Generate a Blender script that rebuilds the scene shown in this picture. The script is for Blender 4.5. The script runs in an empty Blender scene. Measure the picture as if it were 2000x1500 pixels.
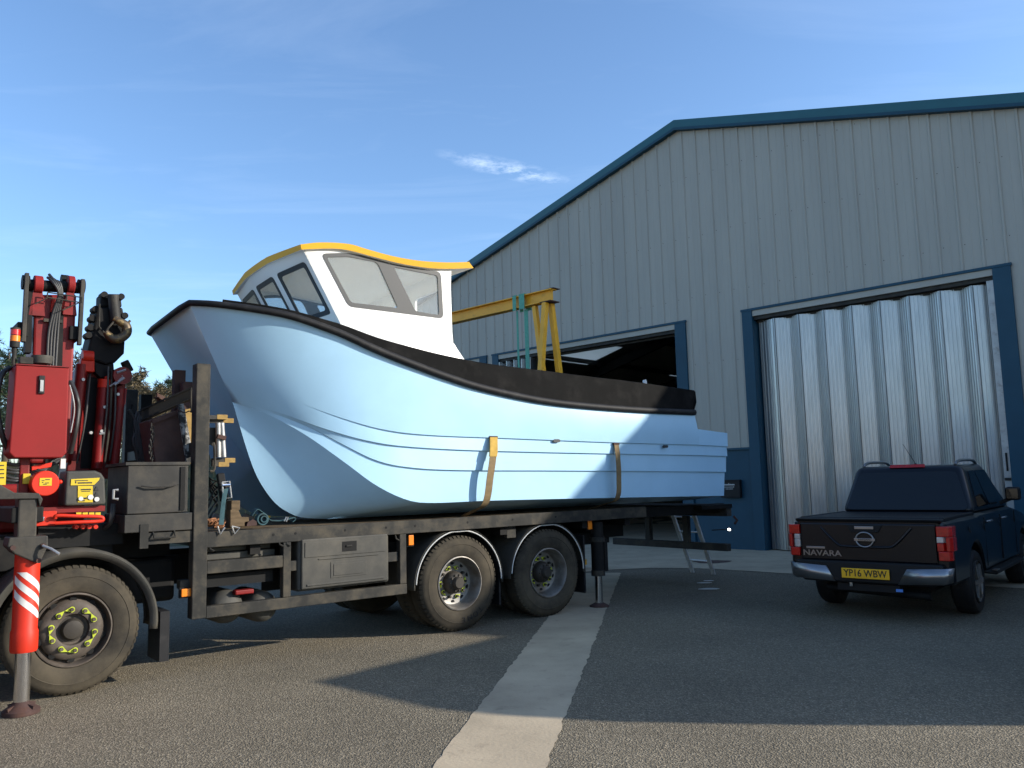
import bpy, bmesh, math, random
from mathutils import Vector, Matrix
from mathutils.geometry import tessellate_polygon
R_ = math.radians
rng = random.Random(7)
sc = bpy.context.scene
COL = sc.collection

# ------------------------------------------------------------------ camera
FPX, CAMH = 1600.0, 1.68                      # focal length in px of a 2000 px wide frame, eye height
pitch, roll = math.atan(187 / 1600.0), 0.0243
fw = Vector((0, math.cos(pitch), math.sin(pitch)))
r0 = Vector((1, 0, 0)); u0 = r0.cross(fw)
CR = math.cos(roll) * r0 - math.sin(roll) * u0
CU = math.sin(roll) * r0 + math.cos(roll) * u0
CAM = Vector((0, 0, CAMH))
cam_d = bpy.data.cameras.new('camera'); cam = bpy.data.objects.new('camera', cam_d); COL.objects.link(cam)
cam_d.sensor_width = 36; cam_d.lens = 36 * FPX / 2000; cam_d.clip_start = 0.05; cam_d.clip_end = 3000
M = Matrix((CR, CU, -fw)).transposed().to_4x4(); M.translation = CAM
cam.matrix_world = M
sc.camera = cam

# ------------------------------------------------------------------ light
SUN_AZ, SUN_EL = R_(95), R_(20)
sd = Vector((math.sin(SUN_AZ) * math.cos(SUN_EL), math.cos(SUN_AZ) * math.cos(SUN_EL), math.sin(SUN_EL)))
w = bpy.data.worlds.new('World'); sc.world = w; w.use_nodes = True
nt = w.node_tree; nt.nodes.clear()
def N(t, ty, **kw):
    n = t.nodes.new(ty)
    for k, v in kw.items(): setattr(n, k, v)
    return n
sky = N(nt, 'ShaderNodeTexSky', sky_type='NISHITA', sun_disc=False, sun_elevation=SUN_EL, sun_rotation=SUN_AZ,
        altitude=0, air_density=1.0, dust_density=0.75, ozone_density=4.2)
bg = N(nt, 'ShaderNodeBackground'); bg.inputs['Strength'].default_value = 0.15
out = N(nt, 'ShaderNodeOutputWorld')
tc = N(nt, 'ShaderNodeTexCoord')
sep = N(nt, 'ShaderNodeSeparateXYZ'); nt.links.new(tc.outputs['Generated'], sep.inputs[0])
def math_n(t, op, a, b=None, clamp=False):
    n = N(t, 'ShaderNodeMath', operation=op, use_clamp=clamp)
    for i, v in enumerate((a, b)):
        if v is None: continue
        if isinstance(v, (int, float)): n.inputs[i].default_value = v
        else: t.links.new(v, n.inputs[i])
    return n.outputs[0]
zc = math_n(nt, 'MAXIMUM', sep.outputs['Z'], 0.06)
px_ = math_n(nt, 'DIVIDE', sep.outputs['X'], zc); py_ = math_n(nt, 'DIVIDE', sep.outputs['Y'], zc)
cmb = N(nt, 'ShaderNodeCombineXYZ'); nt.links.new(px_, cmb.inputs[0]); nt.links.new(py_, cmb.inputs[1])
mp = N(nt, 'ShaderNodeMapping'); mp.inputs['Scale'].default_value = (0.55, 1.5, 1); mp.inputs['Rotation'].default_value = (0, 0, R_(20))
nt.links.new(cmb.outputs[0], mp.inputs[0])
n1 = N(nt, 'ShaderNodeTexNoise'); n1.inputs['Scale'].default_value = 1.6; n1.inputs['Detail'].default_value = 9; n1.inputs['Roughness'].default_value = 0.62; n1.inputs['Distortion'].default_value = 0.6
nt.links.new(mp.outputs[0], n1.inputs['Vector'])
r1 = N(nt, 'ShaderNodeValToRGB'); r1.color_ramp.elements[0].position = 0.5; r1.color_ramp.elements[1].position = 1.0
nt.links.new(n1.outputs['Fac'], r1.inputs[0])
# one small isolated wisp of cloud, at its own place in the sky plane
def pray(px, py): return fw + CR * ((px - 1000) / FPX) - CU * ((py - 750) / FPX)
dcl = pray(1000, 333); ccx, ccy = dcl.x / dcl.z, dcl.y / dcl.z
dce = pray(1125, 365); ex, ey = dce.x / dce.z - ccx, dce.y / dce.z - ccy
ang = math.atan2(ey, ex)
mp2 = N(nt, 'ShaderNodeMapping', vector_type='TEXTURE'); mp2.inputs['Location'].default_value = (ccx, ccy, 0); mp2.inputs['Rotation'].default_value = (0, 0, ang)
le = math.hypot(ex, ey); mp2.inputs['Scale'].default_value = (le * 1.1, le * 0.3, 1)
nt.links.new(cmb.outputs[0], mp2.inputs[0])
n2 = N(nt, 'ShaderNodeTexNoise'); n2.inputs['Scale'].default_value = 9.0; n2.inputs['Detail'].default_value = 9; n2.inputs['Roughness'].default_value = 0.7
nt.links.new(cmb.outputs[0], n2.inputs['Vector'])
ln = N(nt, 'ShaderNodeVectorMath', operation='LENGTH'); nt.links.new(mp2.outputs[0], ln.inputs[0])
e1 = math_n(nt, 'SUBTRACT', 1.0, ln.outputs['Value'], True)
e2 = math_n(nt, 'MULTIPLY', e1, 1.8)
e3 = math_n(nt, 'SUBTRACT', n2.outputs['Fac'], 0.44)
wisp = math_n(nt, 'MULTIPLY', math_n(nt, 'MULTIPLY', e2, e3, True), 2.6, True)
cir = math_n(nt, 'MULTIPLY', r1.outputs[0], 0.10)
cf = math_n(nt, 'MAXIMUM', cir, math_n(nt, 'MULTIPLY', wisp, 0.45))
mixc = N(nt, 'ShaderNodeMix', data_type='RGBA')
nt.links.new(cf, mixc.inputs['Factor']); nt.links.new(sky.outputs[0], mixc.inputs['A']); mixc.inputs['B'].default_value = (6.2, 6.9, 7.6, 1)
nt.links.new(mixc.outputs['Result'], bg.inputs['Color']); nt.links.new(bg.outputs[0], out.inputs[0])
sun_d = bpy.data.lights.new('sun', 'SUN'); sun = bpy.data.objects.new('sun', sun_d); COL.objects.link(sun)
sun_d.energy = 4.0; sun_d.angle = R_(0.55); sun_d.color = (1.0, 0.93, 0.82)
sun.rotation_euler = sd.to_track_quat('Z', 'Y').to_euler(); sun.location = (30, 0, 30)
vs = sc.view_settings; vs.view_transform = 'Standard'; vs.look = 'None'; vs.exposure = 0.90; vs.gamma = 1; vs.use_curve_mapping = False

# ------------------------------------------------------------------ pixel -> place helpers
def pray2(px, py): return pray(px, py)
def gnd(px, py, z=0.0):
    d = pray(px, py); return CAM + d * ((z - CAMH) / d.z)
AT = R_(50.77); T_ = Vector((math.sin(AT), math.cos(AT), 0)); NT = Vector((T_.y, -T_.x, 0))
W0 = gnd(905, 1233); W0.z = 0
def Tl(px, py, y=0.0):                         # point of the truck's frame on the lengthwise plane y
    d = pray(px, py); P0 = W0 - NT * y
    P = CAM + d * ((P0 - CAM).dot(NT) / d.dot(NT))
    return Vector(((P - W0).dot(T_), y, P.z))
AF = R_(-45.7); FD = Vector((math.sin(AF), math.cos(AF), 0)); FN = Vector((FD.y, -FD.x, 0))
F0 = gnd(1477, 1075); F0.z = 0
def Fw(x, y, z): return F0 - FD * x + FN * y + Vector((0, 0, z))

# ------------------------------------------------------------------ materials
MATS = {}
def mat(name, col, rough=0.5, metal=0.0, var=0.12, scale=3.0, bump=0.0, bscale=60.0, dirt=None, dscale=2.0, dlo=0.5, dhi=0.75, coat=0.0, spec=0.5, stretch=None, emis=None, alpha=None, rvar=0.0):
    if name in MATS: return MATS[name]
    m = bpy.data.materials.new(name); m.use_nodes = True; t = m.node_tree
    b = t.nodes['Principled BSDF']
    b.inputs['Roughness'].default_value = rough; b.inputs['Metallic'].default_value = metal
    b.inputs['Coat Weight'].default_value = coat; b.inputs['Coat Roughness'].default_value = 0.08; b.inputs['Specular IOR Level'].default_value = spec
    co = N(t, 'ShaderNodeTexCoord'); vec = co.outputs['Object']
    if stretch:
        mpn = N(t, 'ShaderNodeMapping'); mpn.inputs['Scale'].default_value = stretch; t.links.new(vec, mpn.inputs[0]); vec = mpn.outputs[0]
    a = N(t, 'ShaderNodeTexNoise'); a.inputs['Scale'].default_value = scale; a.inputs['Detail'].default_value = 6; a.inputs['Roughness'].default_value = 0.6
    t.links.new(vec, a.inputs['Vector'])
    mr = N(t, 'ShaderNodeMapRange'); mr.inputs['From Min'].default_value = 0.3; mr.inputs['From Max'].default_value = 0.7
    mr.inputs['To Min'].default_value = 1 - var; mr.inputs['To Max'].default_value = 1 + var; t.links.new(a.outputs['Fac'], mr.inputs['Value'])
    mx = N(t, 'ShaderNodeMix', data_type='RGBA', blend_type='MULTIPLY'); mx.inputs['Factor'].default_value = 1
    mx.inputs['A'].default_value = (*col, 1); t.links.new(mr.outputs[0], mx.inputs['B'])
    res = mx.outputs['Result']
    if dirt:
        dn = N(t, 'ShaderNodeTexNoise'); dn.inputs['Scale'].default_value = dscale; dn.inputs['Detail'].default_value = 8; dn.inputs['Roughness'].default_value = 0.68
        t.links.new(vec, dn.inputs['Vector'])
        dr = N(t, 'ShaderNodeMapRange'); dr.inputs['From Min'].default_value = dlo; dr.inputs['From Max'].default_value = dhi; t.links.new(dn.outputs['Fac'], dr.inputs['Value'])
        dm = N(t, 'ShaderNodeMix', data_type='RGBA'); t.links.new(dr.outputs[0], dm.inputs['Factor']); t.links.new(res, dm.inputs['A']); dm.inputs['B'].default_value = (*dirt, 1)
        res = dm.outputs['Result']
    t.links.new(res, b.inputs['Base Color'])
    if rvar:
        rr = N(t, 'ShaderNodeMapRange'); rr.inputs['To Min'].default_value = max(0.02, rough - rvar); rr.inputs['To Max'].default_value = min(1, rough + rvar)
        t.links.new(a.outputs['Fac'], rr.inputs['Value']); t.links.new(rr.outputs[0], b.inputs['Roughness'])
    if bump:
        bn = N(t, 'ShaderNodeTexNoise'); bn.inputs['Scale'].default_value = bscale; bn.inputs['Detail'].default_value = 4; t.links.new(vec, bn.inputs['Vector'])
        bp = N(t, 'ShaderNodeBump'); bp.inputs['Strength'].default_value = bump; bp.inputs['Distance'].default_value = 0.01
        t.links.new(bn.outputs['Fac'], bp.inputs['Height']); t.links.new(bp.outputs[0], b.inputs['Normal'])
    if emis:
        b.inputs['Emission Color'].default_value = (*emis[:3], 1); b.inputs['Emission Strength'].default_value = emis[3]
    MATS[name] = m
    return m

def asphalt():
    m = bpy.data.materials.new('asphalt'); m.use_nodes = True; t = m.node_tree; b = t.nodes['Principled BSDF']
    co = N(t, 'ShaderNodeTexCoord').outputs['Object']
    v = N(t, 'ShaderNodeTexVoronoi'); v.inputs['Scale'].default_value = 85; t.links.new(co, v.inputs['Vector'])
    n = N(t, 'ShaderNodeTexNoise'); n.inputs['Scale'].default_value = 34; n.inputs['Detail'].default_value = 6; n.inputs['Roughness'].default_value = 0.75; t.links.new(co, n.inputs['Vector'])
    big = N(t, 'ShaderNodeTexNoise'); big.inputs['Scale'].default_value = 0.55; big.inputs['Detail'].default_value = 5; t.links.new(co, big.inputs['Vector'])
    rmp = N(t, 'ShaderNodeValToRGB'); cr = rmp.color_ramp
    cr.elements[0].position = 0.05; cr.elements[0].color = (0.10, 0.083, 0.056, 1)
    cr.elements[1].position = 0.95; cr.elements[1].color = (0.39, 0.33, 0.235, 1)
    e = cr.elements.new(0.55); e.color = (0.172, 0.145, 0.102, 1)
    sepc = N(t, 'ShaderNodeSeparateColor'); t.links.new(v.outputs['Color'], sepc.inputs[0])
    t.links.new(math_n(t, 'ADD', math_n(t, 'MULTIPLY', sepc.outputs[0], 0.55), math_n(t, 'MULTIPLY', n.outputs['Fac'], 0.42)), rmp.inputs[0])
    mr = N(t, 'ShaderNodeMapRange'); mr.inputs['From Min'].default_value = 0.3; mr.inputs['From Max'].default_value = 0.7; mr.inputs['To Min'].default_value = 0.8; mr.inputs['To Max'].default_value = 1.12
    t.links.new(big.outputs['Fac'], mr.inputs['Value'])
    mx = N(t, 'ShaderNodeMix', data_type='RGBA', blend_type='MULTIPLY'); mx.inputs['Factor'].default_value = 1
    t.links.new(rmp.outputs[0], mx.inputs['A']); t.links.new(mr.outputs[0], mx.inputs['B'])
    st_ = N(t, 'ShaderNodeTexNoise'); st_.inputs['Scale'].default_value = 1.7; st_.inputs['Detail'].default_value = 9; st_.inputs['Roughness'].default_value = 0.7; t.links.new(co, st_.inputs['Vector'])
    sr = N(t, 'ShaderNodeMapRange'); sr.inputs['From Min'].default_value = 0.60; sr.inputs['From Max'].default_value = 0.74; sr.inputs['To Max'].default_value = 0.55; t.links.new(st_.outputs['Fac'], sr.inputs['Value'])
    m3 = N(t, 'ShaderNodeMix', data_type='RGBA'); t.links.new(sr.outputs[0], m3.inputs['Factor']); t.links.new(mx.outputs['Result'], m3.inputs['A']); m3.inputs['B'].default_value = (.055, .047, .036, 1)
    wv = N(t, 'ShaderNodeTexVoronoi'); wv.inputs['Scale'].default_value = 9; t.links.new(co, wv.inputs['Vector']); wr = math_n(t, 'LESS_THAN', wv.outputs['Distance'], 0.055)
    m4 = N(t, 'ShaderNodeMix', data_type='RGBA'); t.links.new(math_n(t, 'MULTIPLY', wr, 0.6), m4.inputs['Factor']); t.links.new(m3.outputs['Result'], m4.inputs['A']); m4.inputs['B'].default_value = (.6, .55, .46, 1)
    t.links.new(m4.outputs['Result'], b.inputs['Base Color'])
    b.inputs['Roughness'].default_value = 0.92; b.inputs['Specular IOR Level'].default_value = 0.25
    bp = N(t, 'ShaderNodeBump'); bp.inputs['Strength'].default_value = 0.85; bp.inputs['Distance'].default_value = 0.01
    t.links.new(math_n(t, 'ADD', v.outputs['Distance'], n.outputs['Fac']), bp.inputs['Height']); t.links.new(bp.outputs[0], b.inputs['Normal'])
    return m

def skylight():
    m = bpy.data.materials.new('skylight_sheet'); m.use_nodes = True; t = m.node_tree; t.nodes.clear(); o = N(t, 'ShaderNodeOutputMaterial')
    d = N(t, 'ShaderNodeBsdfDiffuse'); d.inputs[0].default_value = (.7, .72, .7, 1); tr = N(t, 'ShaderNodeBsdfTranslucent'); n = N(t, 'ShaderNodeTexNoise'); n.inputs['Scale'].default_value = 2
    mr = N(t, 'ShaderNodeMix', data_type='RGBA'); mr.inputs['A'].default_value = (.62, .66, .62, 1); mr.inputs['B'].default_value = (.8, .82, .78, 1); t.links.new(n.outputs['Fac'], mr.inputs['Factor']); t.links.new(mr.outputs['Result'], tr.inputs[0])
    mx = N(t, 'ShaderNodeMixShader'); mx.inputs[0].default_value = .7; t.links.new(d.outputs[0], mx.inputs[1]); t.links.new(tr.outputs[0], mx.inputs[2]); t.links.new(mx.outputs[0], o.inputs[0]); return m
def glass(name, tint, tr, rough=0.03, ior=1.45):
    m = bpy.data.materials.new(name); m.use_nodes = True; t = m.node_tree; t.nodes.clear()
    o = N(t, 'ShaderNodeOutputMaterial'); g = N(t, 'ShaderNodeBsdfGlossy'); g.inputs['Roughness'].default_value = rough
    tb = N(t, 'ShaderNodeBsdfTransparent'); tb.inputs['Color'].default_value = (*tint, 1)
    df = N(t, 'ShaderNodeBsdfDiffuse'); df.inputs['Color'].default_value = (0.55, 0.57, 0.55, 1)
    dn = N(t, 'ShaderNodeTexNoise'); dn.inputs['Scale'].default_value = 3.0; dn.inputs['Detail'].default_value = 5
    dmr = N(t, 'ShaderNodeMapRange'); dmr.inputs['To Min'].default_value = 0.5 * (1 - tr); dmr.inputs['To Max'].default_value = 1.5 * (1 - tr)
    t.links.new(dn.outputs['Fac'], dmr.inputs['Value'])
    m1 = N(t, 'ShaderNodeMixShader'); t.links.new(dmr.outputs[0], m1.inputs[0]); t.links.new(tb.outputs[0], m1.inputs[1]); t.links.new(df.outputs[0], m1.inputs[2])
    lw = N(t, 'ShaderNodeLayerWeight'); lw.inputs['Blend'].default_value = 0.5; fr = math_n(t, 'ADD', math_n(t, 'MULTIPLY', math_n(t, 'POWER', lw.outputs['Facing'], 4.0), 0.5), 0.03)
    m2 = N(t, 'ShaderNodeMixShader'); t.links.new(fr, m2.inputs[0]); t.links.new(m1.outputs[0], m2.inputs[1]); t.links.new(g.outputs[0], m2.inputs[2])
    t.links.new(m2.outputs[0], o.inputs[0])
    return m

m_asphalt = asphalt()
m_conc = mat('concrete', (0.40, 0.32, 0.215), 0.9, var=0.18, scale=1.3, bump=0.25, bscale=40, dirt=(0.18, 0.14, 0.098), dscale=5, dlo=0.56, dhi=0.85)
m_clad = mat('grey_cladding', (0.388, 0.366, 0.314), 0.5, var=0.05, scale=0.6, spec=0.3, dirt=(0.325, 0.308, 0.268), dscale=0.8, dlo=0.42, dhi=0.85, stretch=(2, 2, 0.25))
m_blue = mat('blue_paint', (0.008, 0.053, 0.088), 0.5, var=0.1, scale=2, dirt=(0.018, 0.055, 0.08), dscale=2, dlo=0.55, dhi=0.9, spec=0.3)
m_teal = mat('teal_trim', (0.004, 0.085, 0.105), 0.4, var=0.08)
m_galv = mat('galvanised_steel', (0.51, 0.51, 0.50), 0.31, 0.88, var=0.08, scale=2.2, dirt=(0.40, 0.41, 0.41), dscale=3, dlo=0.4, dhi=0.8, stretch=(3, 3, 0.5), rvar=0.05)
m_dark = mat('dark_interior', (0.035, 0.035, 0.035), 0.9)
m_skyl = skylight()
m_hull = mat('pale_blue_gelcoat', (0.375, 0.595, 0.765), 0.36, var=0.03, scale=2.5, coat=0.08, dirt=(0.345, 0.555, 0.715), dscale=1.6, dlo=0.42, dhi=0.85, rvar=0.08, bump=0.05, bscale=2.2)
m_white = mat('white_gelcoat', (0.8, 0.795, 0.77), 0.3, var=0.03, scale=1.2, coat=0.2)
def thin(m, col, fac):                              # glass fibre lets some light through
    t = m.node_tree; o = t.nodes['Material Output']; b = t.nodes['Principled BSDF']; tr = N(t, 'ShaderNodeBsdfTranslucent'); tr.inputs[0].default_value = (*col, 1)
    mx = N(t, 'ShaderNodeMixShader'); mx.inputs[0].default_value = fac; t.links.new(b.outputs[0], mx.inputs[1]); t.links.new(tr.outputs[0], mx.inputs[2]); t.links.new(mx.outputs[0], o.inputs[0])
thin(m_white, (.9, .88, .82), .22)
m_cream = mat('cream_lining', (0.80, 0.80, 0.76), 0.6, var=0.05)
m_yel = mat('yellow_gelcoat', (0.66, 0.345, 0.006), 0.6, var=0.04, spec=0.12)
thin(m_yel, (.85, .80, .66), .22); thin(m_cream, (.88, .92, .90), .5)
m_rub = mat('black_rubber', (0.010, 0.010, 0.011), 0.65, var=0.3, scale=5, dirt=(0.035, 0.034, 0.032), dscale=7, dlo=0.52, dhi=0.8, bump=0.05, spec=0.25)
m_bulw = mat('black_bulwark_paint', (0.0045, 0.0045, 0.0045), 0.75, var=0.3, scale=4, dirt=(0.016, 0.015, 0.014), dscale=3.5, dlo=0.5, dhi=0.8, spec=0.06)
m_seal = mat('window_seal', (0.026, 0.029, 0.032), 0.5, var=0.08, spec=0.3)
m_glass = glass('cabin_glass', (0.95, 0.96, 0.95), 0.88)
m_steel = mat('grimy_black_steel', (0.024, 0.023, 0.021), 0.65, 0.1, var=0.35, scale=3, bump=0.08, bscale=50, dirt=(0.066, 0.057, 0.043), dscale=3.2, dlo=0.44, dhi=0.74, spec=0.3)
m_rail = mat('dusty_rail_steel', (0.026, 0.0255, 0.023), 0.7, 0.05, var=0.35, scale=4, bump=0.08, dirt=(0.072, 0.060, 0.042), dscale=4, dlo=0.45, dhi=0.7, spec=0.2)
m_black = mat('black_underbody', (0.006, 0.006, 0.006), 0.7, var=0.3, dirt=(0.016, 0.014, 0.012), dscale=4, dlo=0.5, dhi=0.8, spec=0.2)
m_rust = mat('rusty_brown_steel', (0.055, 0.032, 0.028), 0.8, var=0.35, scale=4, bump=0.1, dirt=(0.08, 0.038, 0.026), dscale=6, dlo=0.5, dhi=0.75, spec=0.2)
m_plast = mat('grey_black_plastic', (0.042, 0.041, 0.036), 0.65, var=0.15, scale=4, bump=0.05, bscale=120, dirt=(0.085, 0.077, 0.061), dscale=2.2, dlo=0.45, dhi=0.75, spec=0.3)
m_tyre = mat('dusty_tyre', (0.024, 0.022, 0.019), 0.9, var=0.25, scale=5, bump=0.12, bscale=70, dirt=(0.074, 0.062, 0.044), dscale=1.8, dlo=0.32, dhi=0.62, spec=0.12)
m_rim = mat('dull_wheel_steel', (0.20, 0.19, 0.175), 0.5, 0.35, var=0.3, scale=6, bump=0.05, dirt=(0.09, 0.07, 0.05), dscale=4, dlo=0.42, dhi=0.68)
m_rimb = mat('brown_wheel_steel', (0.085, 0.070, 0.057), 0.65, 0.2, var=0.35, scale=6, bump=0.06, dirt=(0.042, 0.031, 0.023), dscale=5, dlo=0.45, dhi=0.7, spec=0.3)
m_hub = mat('grimy_hub', (0.036, 0.031, 0.025), 0.65, 0.1, var=0.3, scale=8, spec=0.3)
m_nut = mat('nut_pointer_yellow', (0.36, 0.42, 0.02), 0.5, var=0.15)
m_red = mat('crane_red_paint', (0.165, 0.0055, 0.005), 0.5, var=0.2, scale=2.5, spec=0.3, dirt=(0.05, 0.006, 0.005), dscale=3, dlo=0.45, dhi=0.75)
m_redf = mat('faded_red_paint', (0.205, 0.016, 0.0155), 0.6, var=0.07, scale=1.8, dirt=(0.165, 0.016, 0.014), dscale=2.5, dlo=0.5, dhi=0.8, spec=0.15)
m_ored = mat('orange_red_paint', (0.48, 0.024, 0.009), 0.5, var=0.1, scale=5, dirt=(0.20, 0.022, 0.012), dscale=8, dlo=0.58, dhi=0.8, spec=0.25)
m_chrome = mat('chrome_rod', (0.75, 0.75, 0.76), 0.12, 1.0, var=0.1)
m_silver = mat('worn_aluminium', (0.36, 0.36, 0.35), 0.45, 0.6, var=0.15, dirt=(0.2, 0.19, 0.175), dscale=8)
m_orange = mat('amber_lens', (0.68, 0.18, 0.008), 0.3, var=0.05)
m_ylab = mat('yellow_sticker', (0.50, 0.36, 0.02), 0.5, var=0.05, spec=0.3)
m_wlab = mat('white_sticker', (0.50, 0.50, 0.48), 0.5, var=0.05)
m_hose = mat('hydraulic_hose', (0.02, 0.02, 0.02), 0.5, var=0.2)
m_brass = mat('worn_hook_steel', (0.09, 0.065, 0.04), 0.5, 0.5, var=0.3, dirt=(0.32, 0.22, 0.08), dscale=11, dlo=0.5, dhi=0.62)
m_ystrap = mat('tan_webbing', (0.19, 0.135, 0.07), 0.85, var=0.15, scale=30, dirt=(0.12, 0.09, 0.055), dscale=6, spec=0.2)
m_tend = mat('pale_timber_end', (0.26, 0.17, 0.06), 0.85, var=0.25, scale=14, spec=0.2)
m_ladder = mat('ladder_aluminium', (0.62, 0.62, 0.60), 0.5, 0.4, var=0.15, scale=8)
m_ysleeve = mat('yellow_sleeve', (0.42, 0.27, 0.06), 0.8, var=0.15, scale=14, spec=0.2)
m_bstrap = mat('teal_webbing', (0.035, 0.075, 0.085), 0.85, var=0.2, scale=20, dirt=(0.035, 0.045, 0.042), dscale=8, spec=0.2)
m_green = mat('green_sling', (0.10, 0.34, 0.25), 0.8, var=0.15, scale=20)
m_gyel = mat('gantry_yellow', (0.74, 0.36, 0.010), 0.5, var=0.12, scale=3, dirt=(0.25, 0.12, 0.03), dscale=5, dlo=0.58, dhi=0.8)
m_wood = mat('weathered_timber', (0.10, 0.070, 0.040), 0.85, var=0.3, scale=6, stretch=(1, 6, 6), bump=0.1, spec=0.2)
m_navy = mat('navy_car_paint', (0.002, 0.0032, 0.0062), 0.3, 0.0, var=0.05, coat=0.28, spec=0.25, dirt=(0.006, 0.006, 0.006), dscale=3, dlo=0.5, dhi=0.9)
m_cblk = mat('black_trim', (0.006, 0.006, 0.0065), 0.55, var=0.15, spec=0.3)
m_cgl = mat('dark_car_glass', (0.006, 0.007, 0.008), 0.05, var=0.02, spec=0.45)
m_clamp = mat('red_lamp', (0.44, 0.007, 0.005), 0.25, var=0.25, scale=25, coat=0.4)
m_wlamp = mat('clear_lamp', (0.62, 0.56, 0.52), 0.15, 0.3, var=0.15, scale=20, coat=0.6)
m_plate = mat('yellow_plate', (0.85, 0.46, 0.012), 0.4, var=0.03)
m_pblk = mat('plate_black', (0.01, 0.01, 0.01), 0.5, var=0.02)
m_cchr = mat('bumper_chrome', (0.30, 0.30, 0.31), 0.28, 0.9, var=0.1)
m_lit = mat('lit_lamp_lens', (0.9, 0.9, 0.88), 0.3, emis=(1, 0.97, 0.9, 6.0))
m_stripe = mat('white_reflective_tape', (0.55, 0.54, 0.52), 0.5, var=0.06, scale=10, dirt=(0.28, 0.25, 0.22), dscale=9, dlo=0.6, dhi=0.8)
m_stain = mat('rust_stain', (0.085, 0.045, 0.032), 0.9, var=0.35, scale=9)
m_bankm = mat('dry_grass_bank', (0.105, 0.085, 0.045), 0.95, var=0.35, scale=0.8, dirt=(0.065, 0.085, 0.035), dscale=0.35, dlo=0.42, dhi=0.62, bump=0.5, bscale=6)
m_gras = mat('grass_blades', (0.15, 0.125, 0.06), 0.9, var=0.4, scale=0.6)
m_bark = mat('birch_bark', (0.26, 0.22, 0.18), 0.9, var=0.4, scale=4, dirt=(0.08, 0.06, 0.045), dscale=6)
m_twig = mat('budding_twigs', (0.125, 0.095, 0.05), 0.9, var=0.4, scale=0.9)
m_pine = mat('pine_needles', (0.05, 0.075, 0.03), 0.85, var=0.45, scale=1.2)
m_pineb = mat('pine_bark', (0.07, 0.048, 0.035), 0.95, var=0.3)
m_vanw = mat('white_van_paint', (0.7, 0.7, 0.68), 0.4, var=0.04)
m_lit2 = mat('rope_rust', (0.22, 0.095, 0.04), 0.9, var=0.3, scale=30)
m_padw = mat('chipped_white_paint', (0.30, 0.30, 0.29), 0.7, var=0.15, scale=8, dirt=(0.03, 0.03, 0.03), dscale=7, dlo=0.47, dhi=0.54, spec=0.2)

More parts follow.
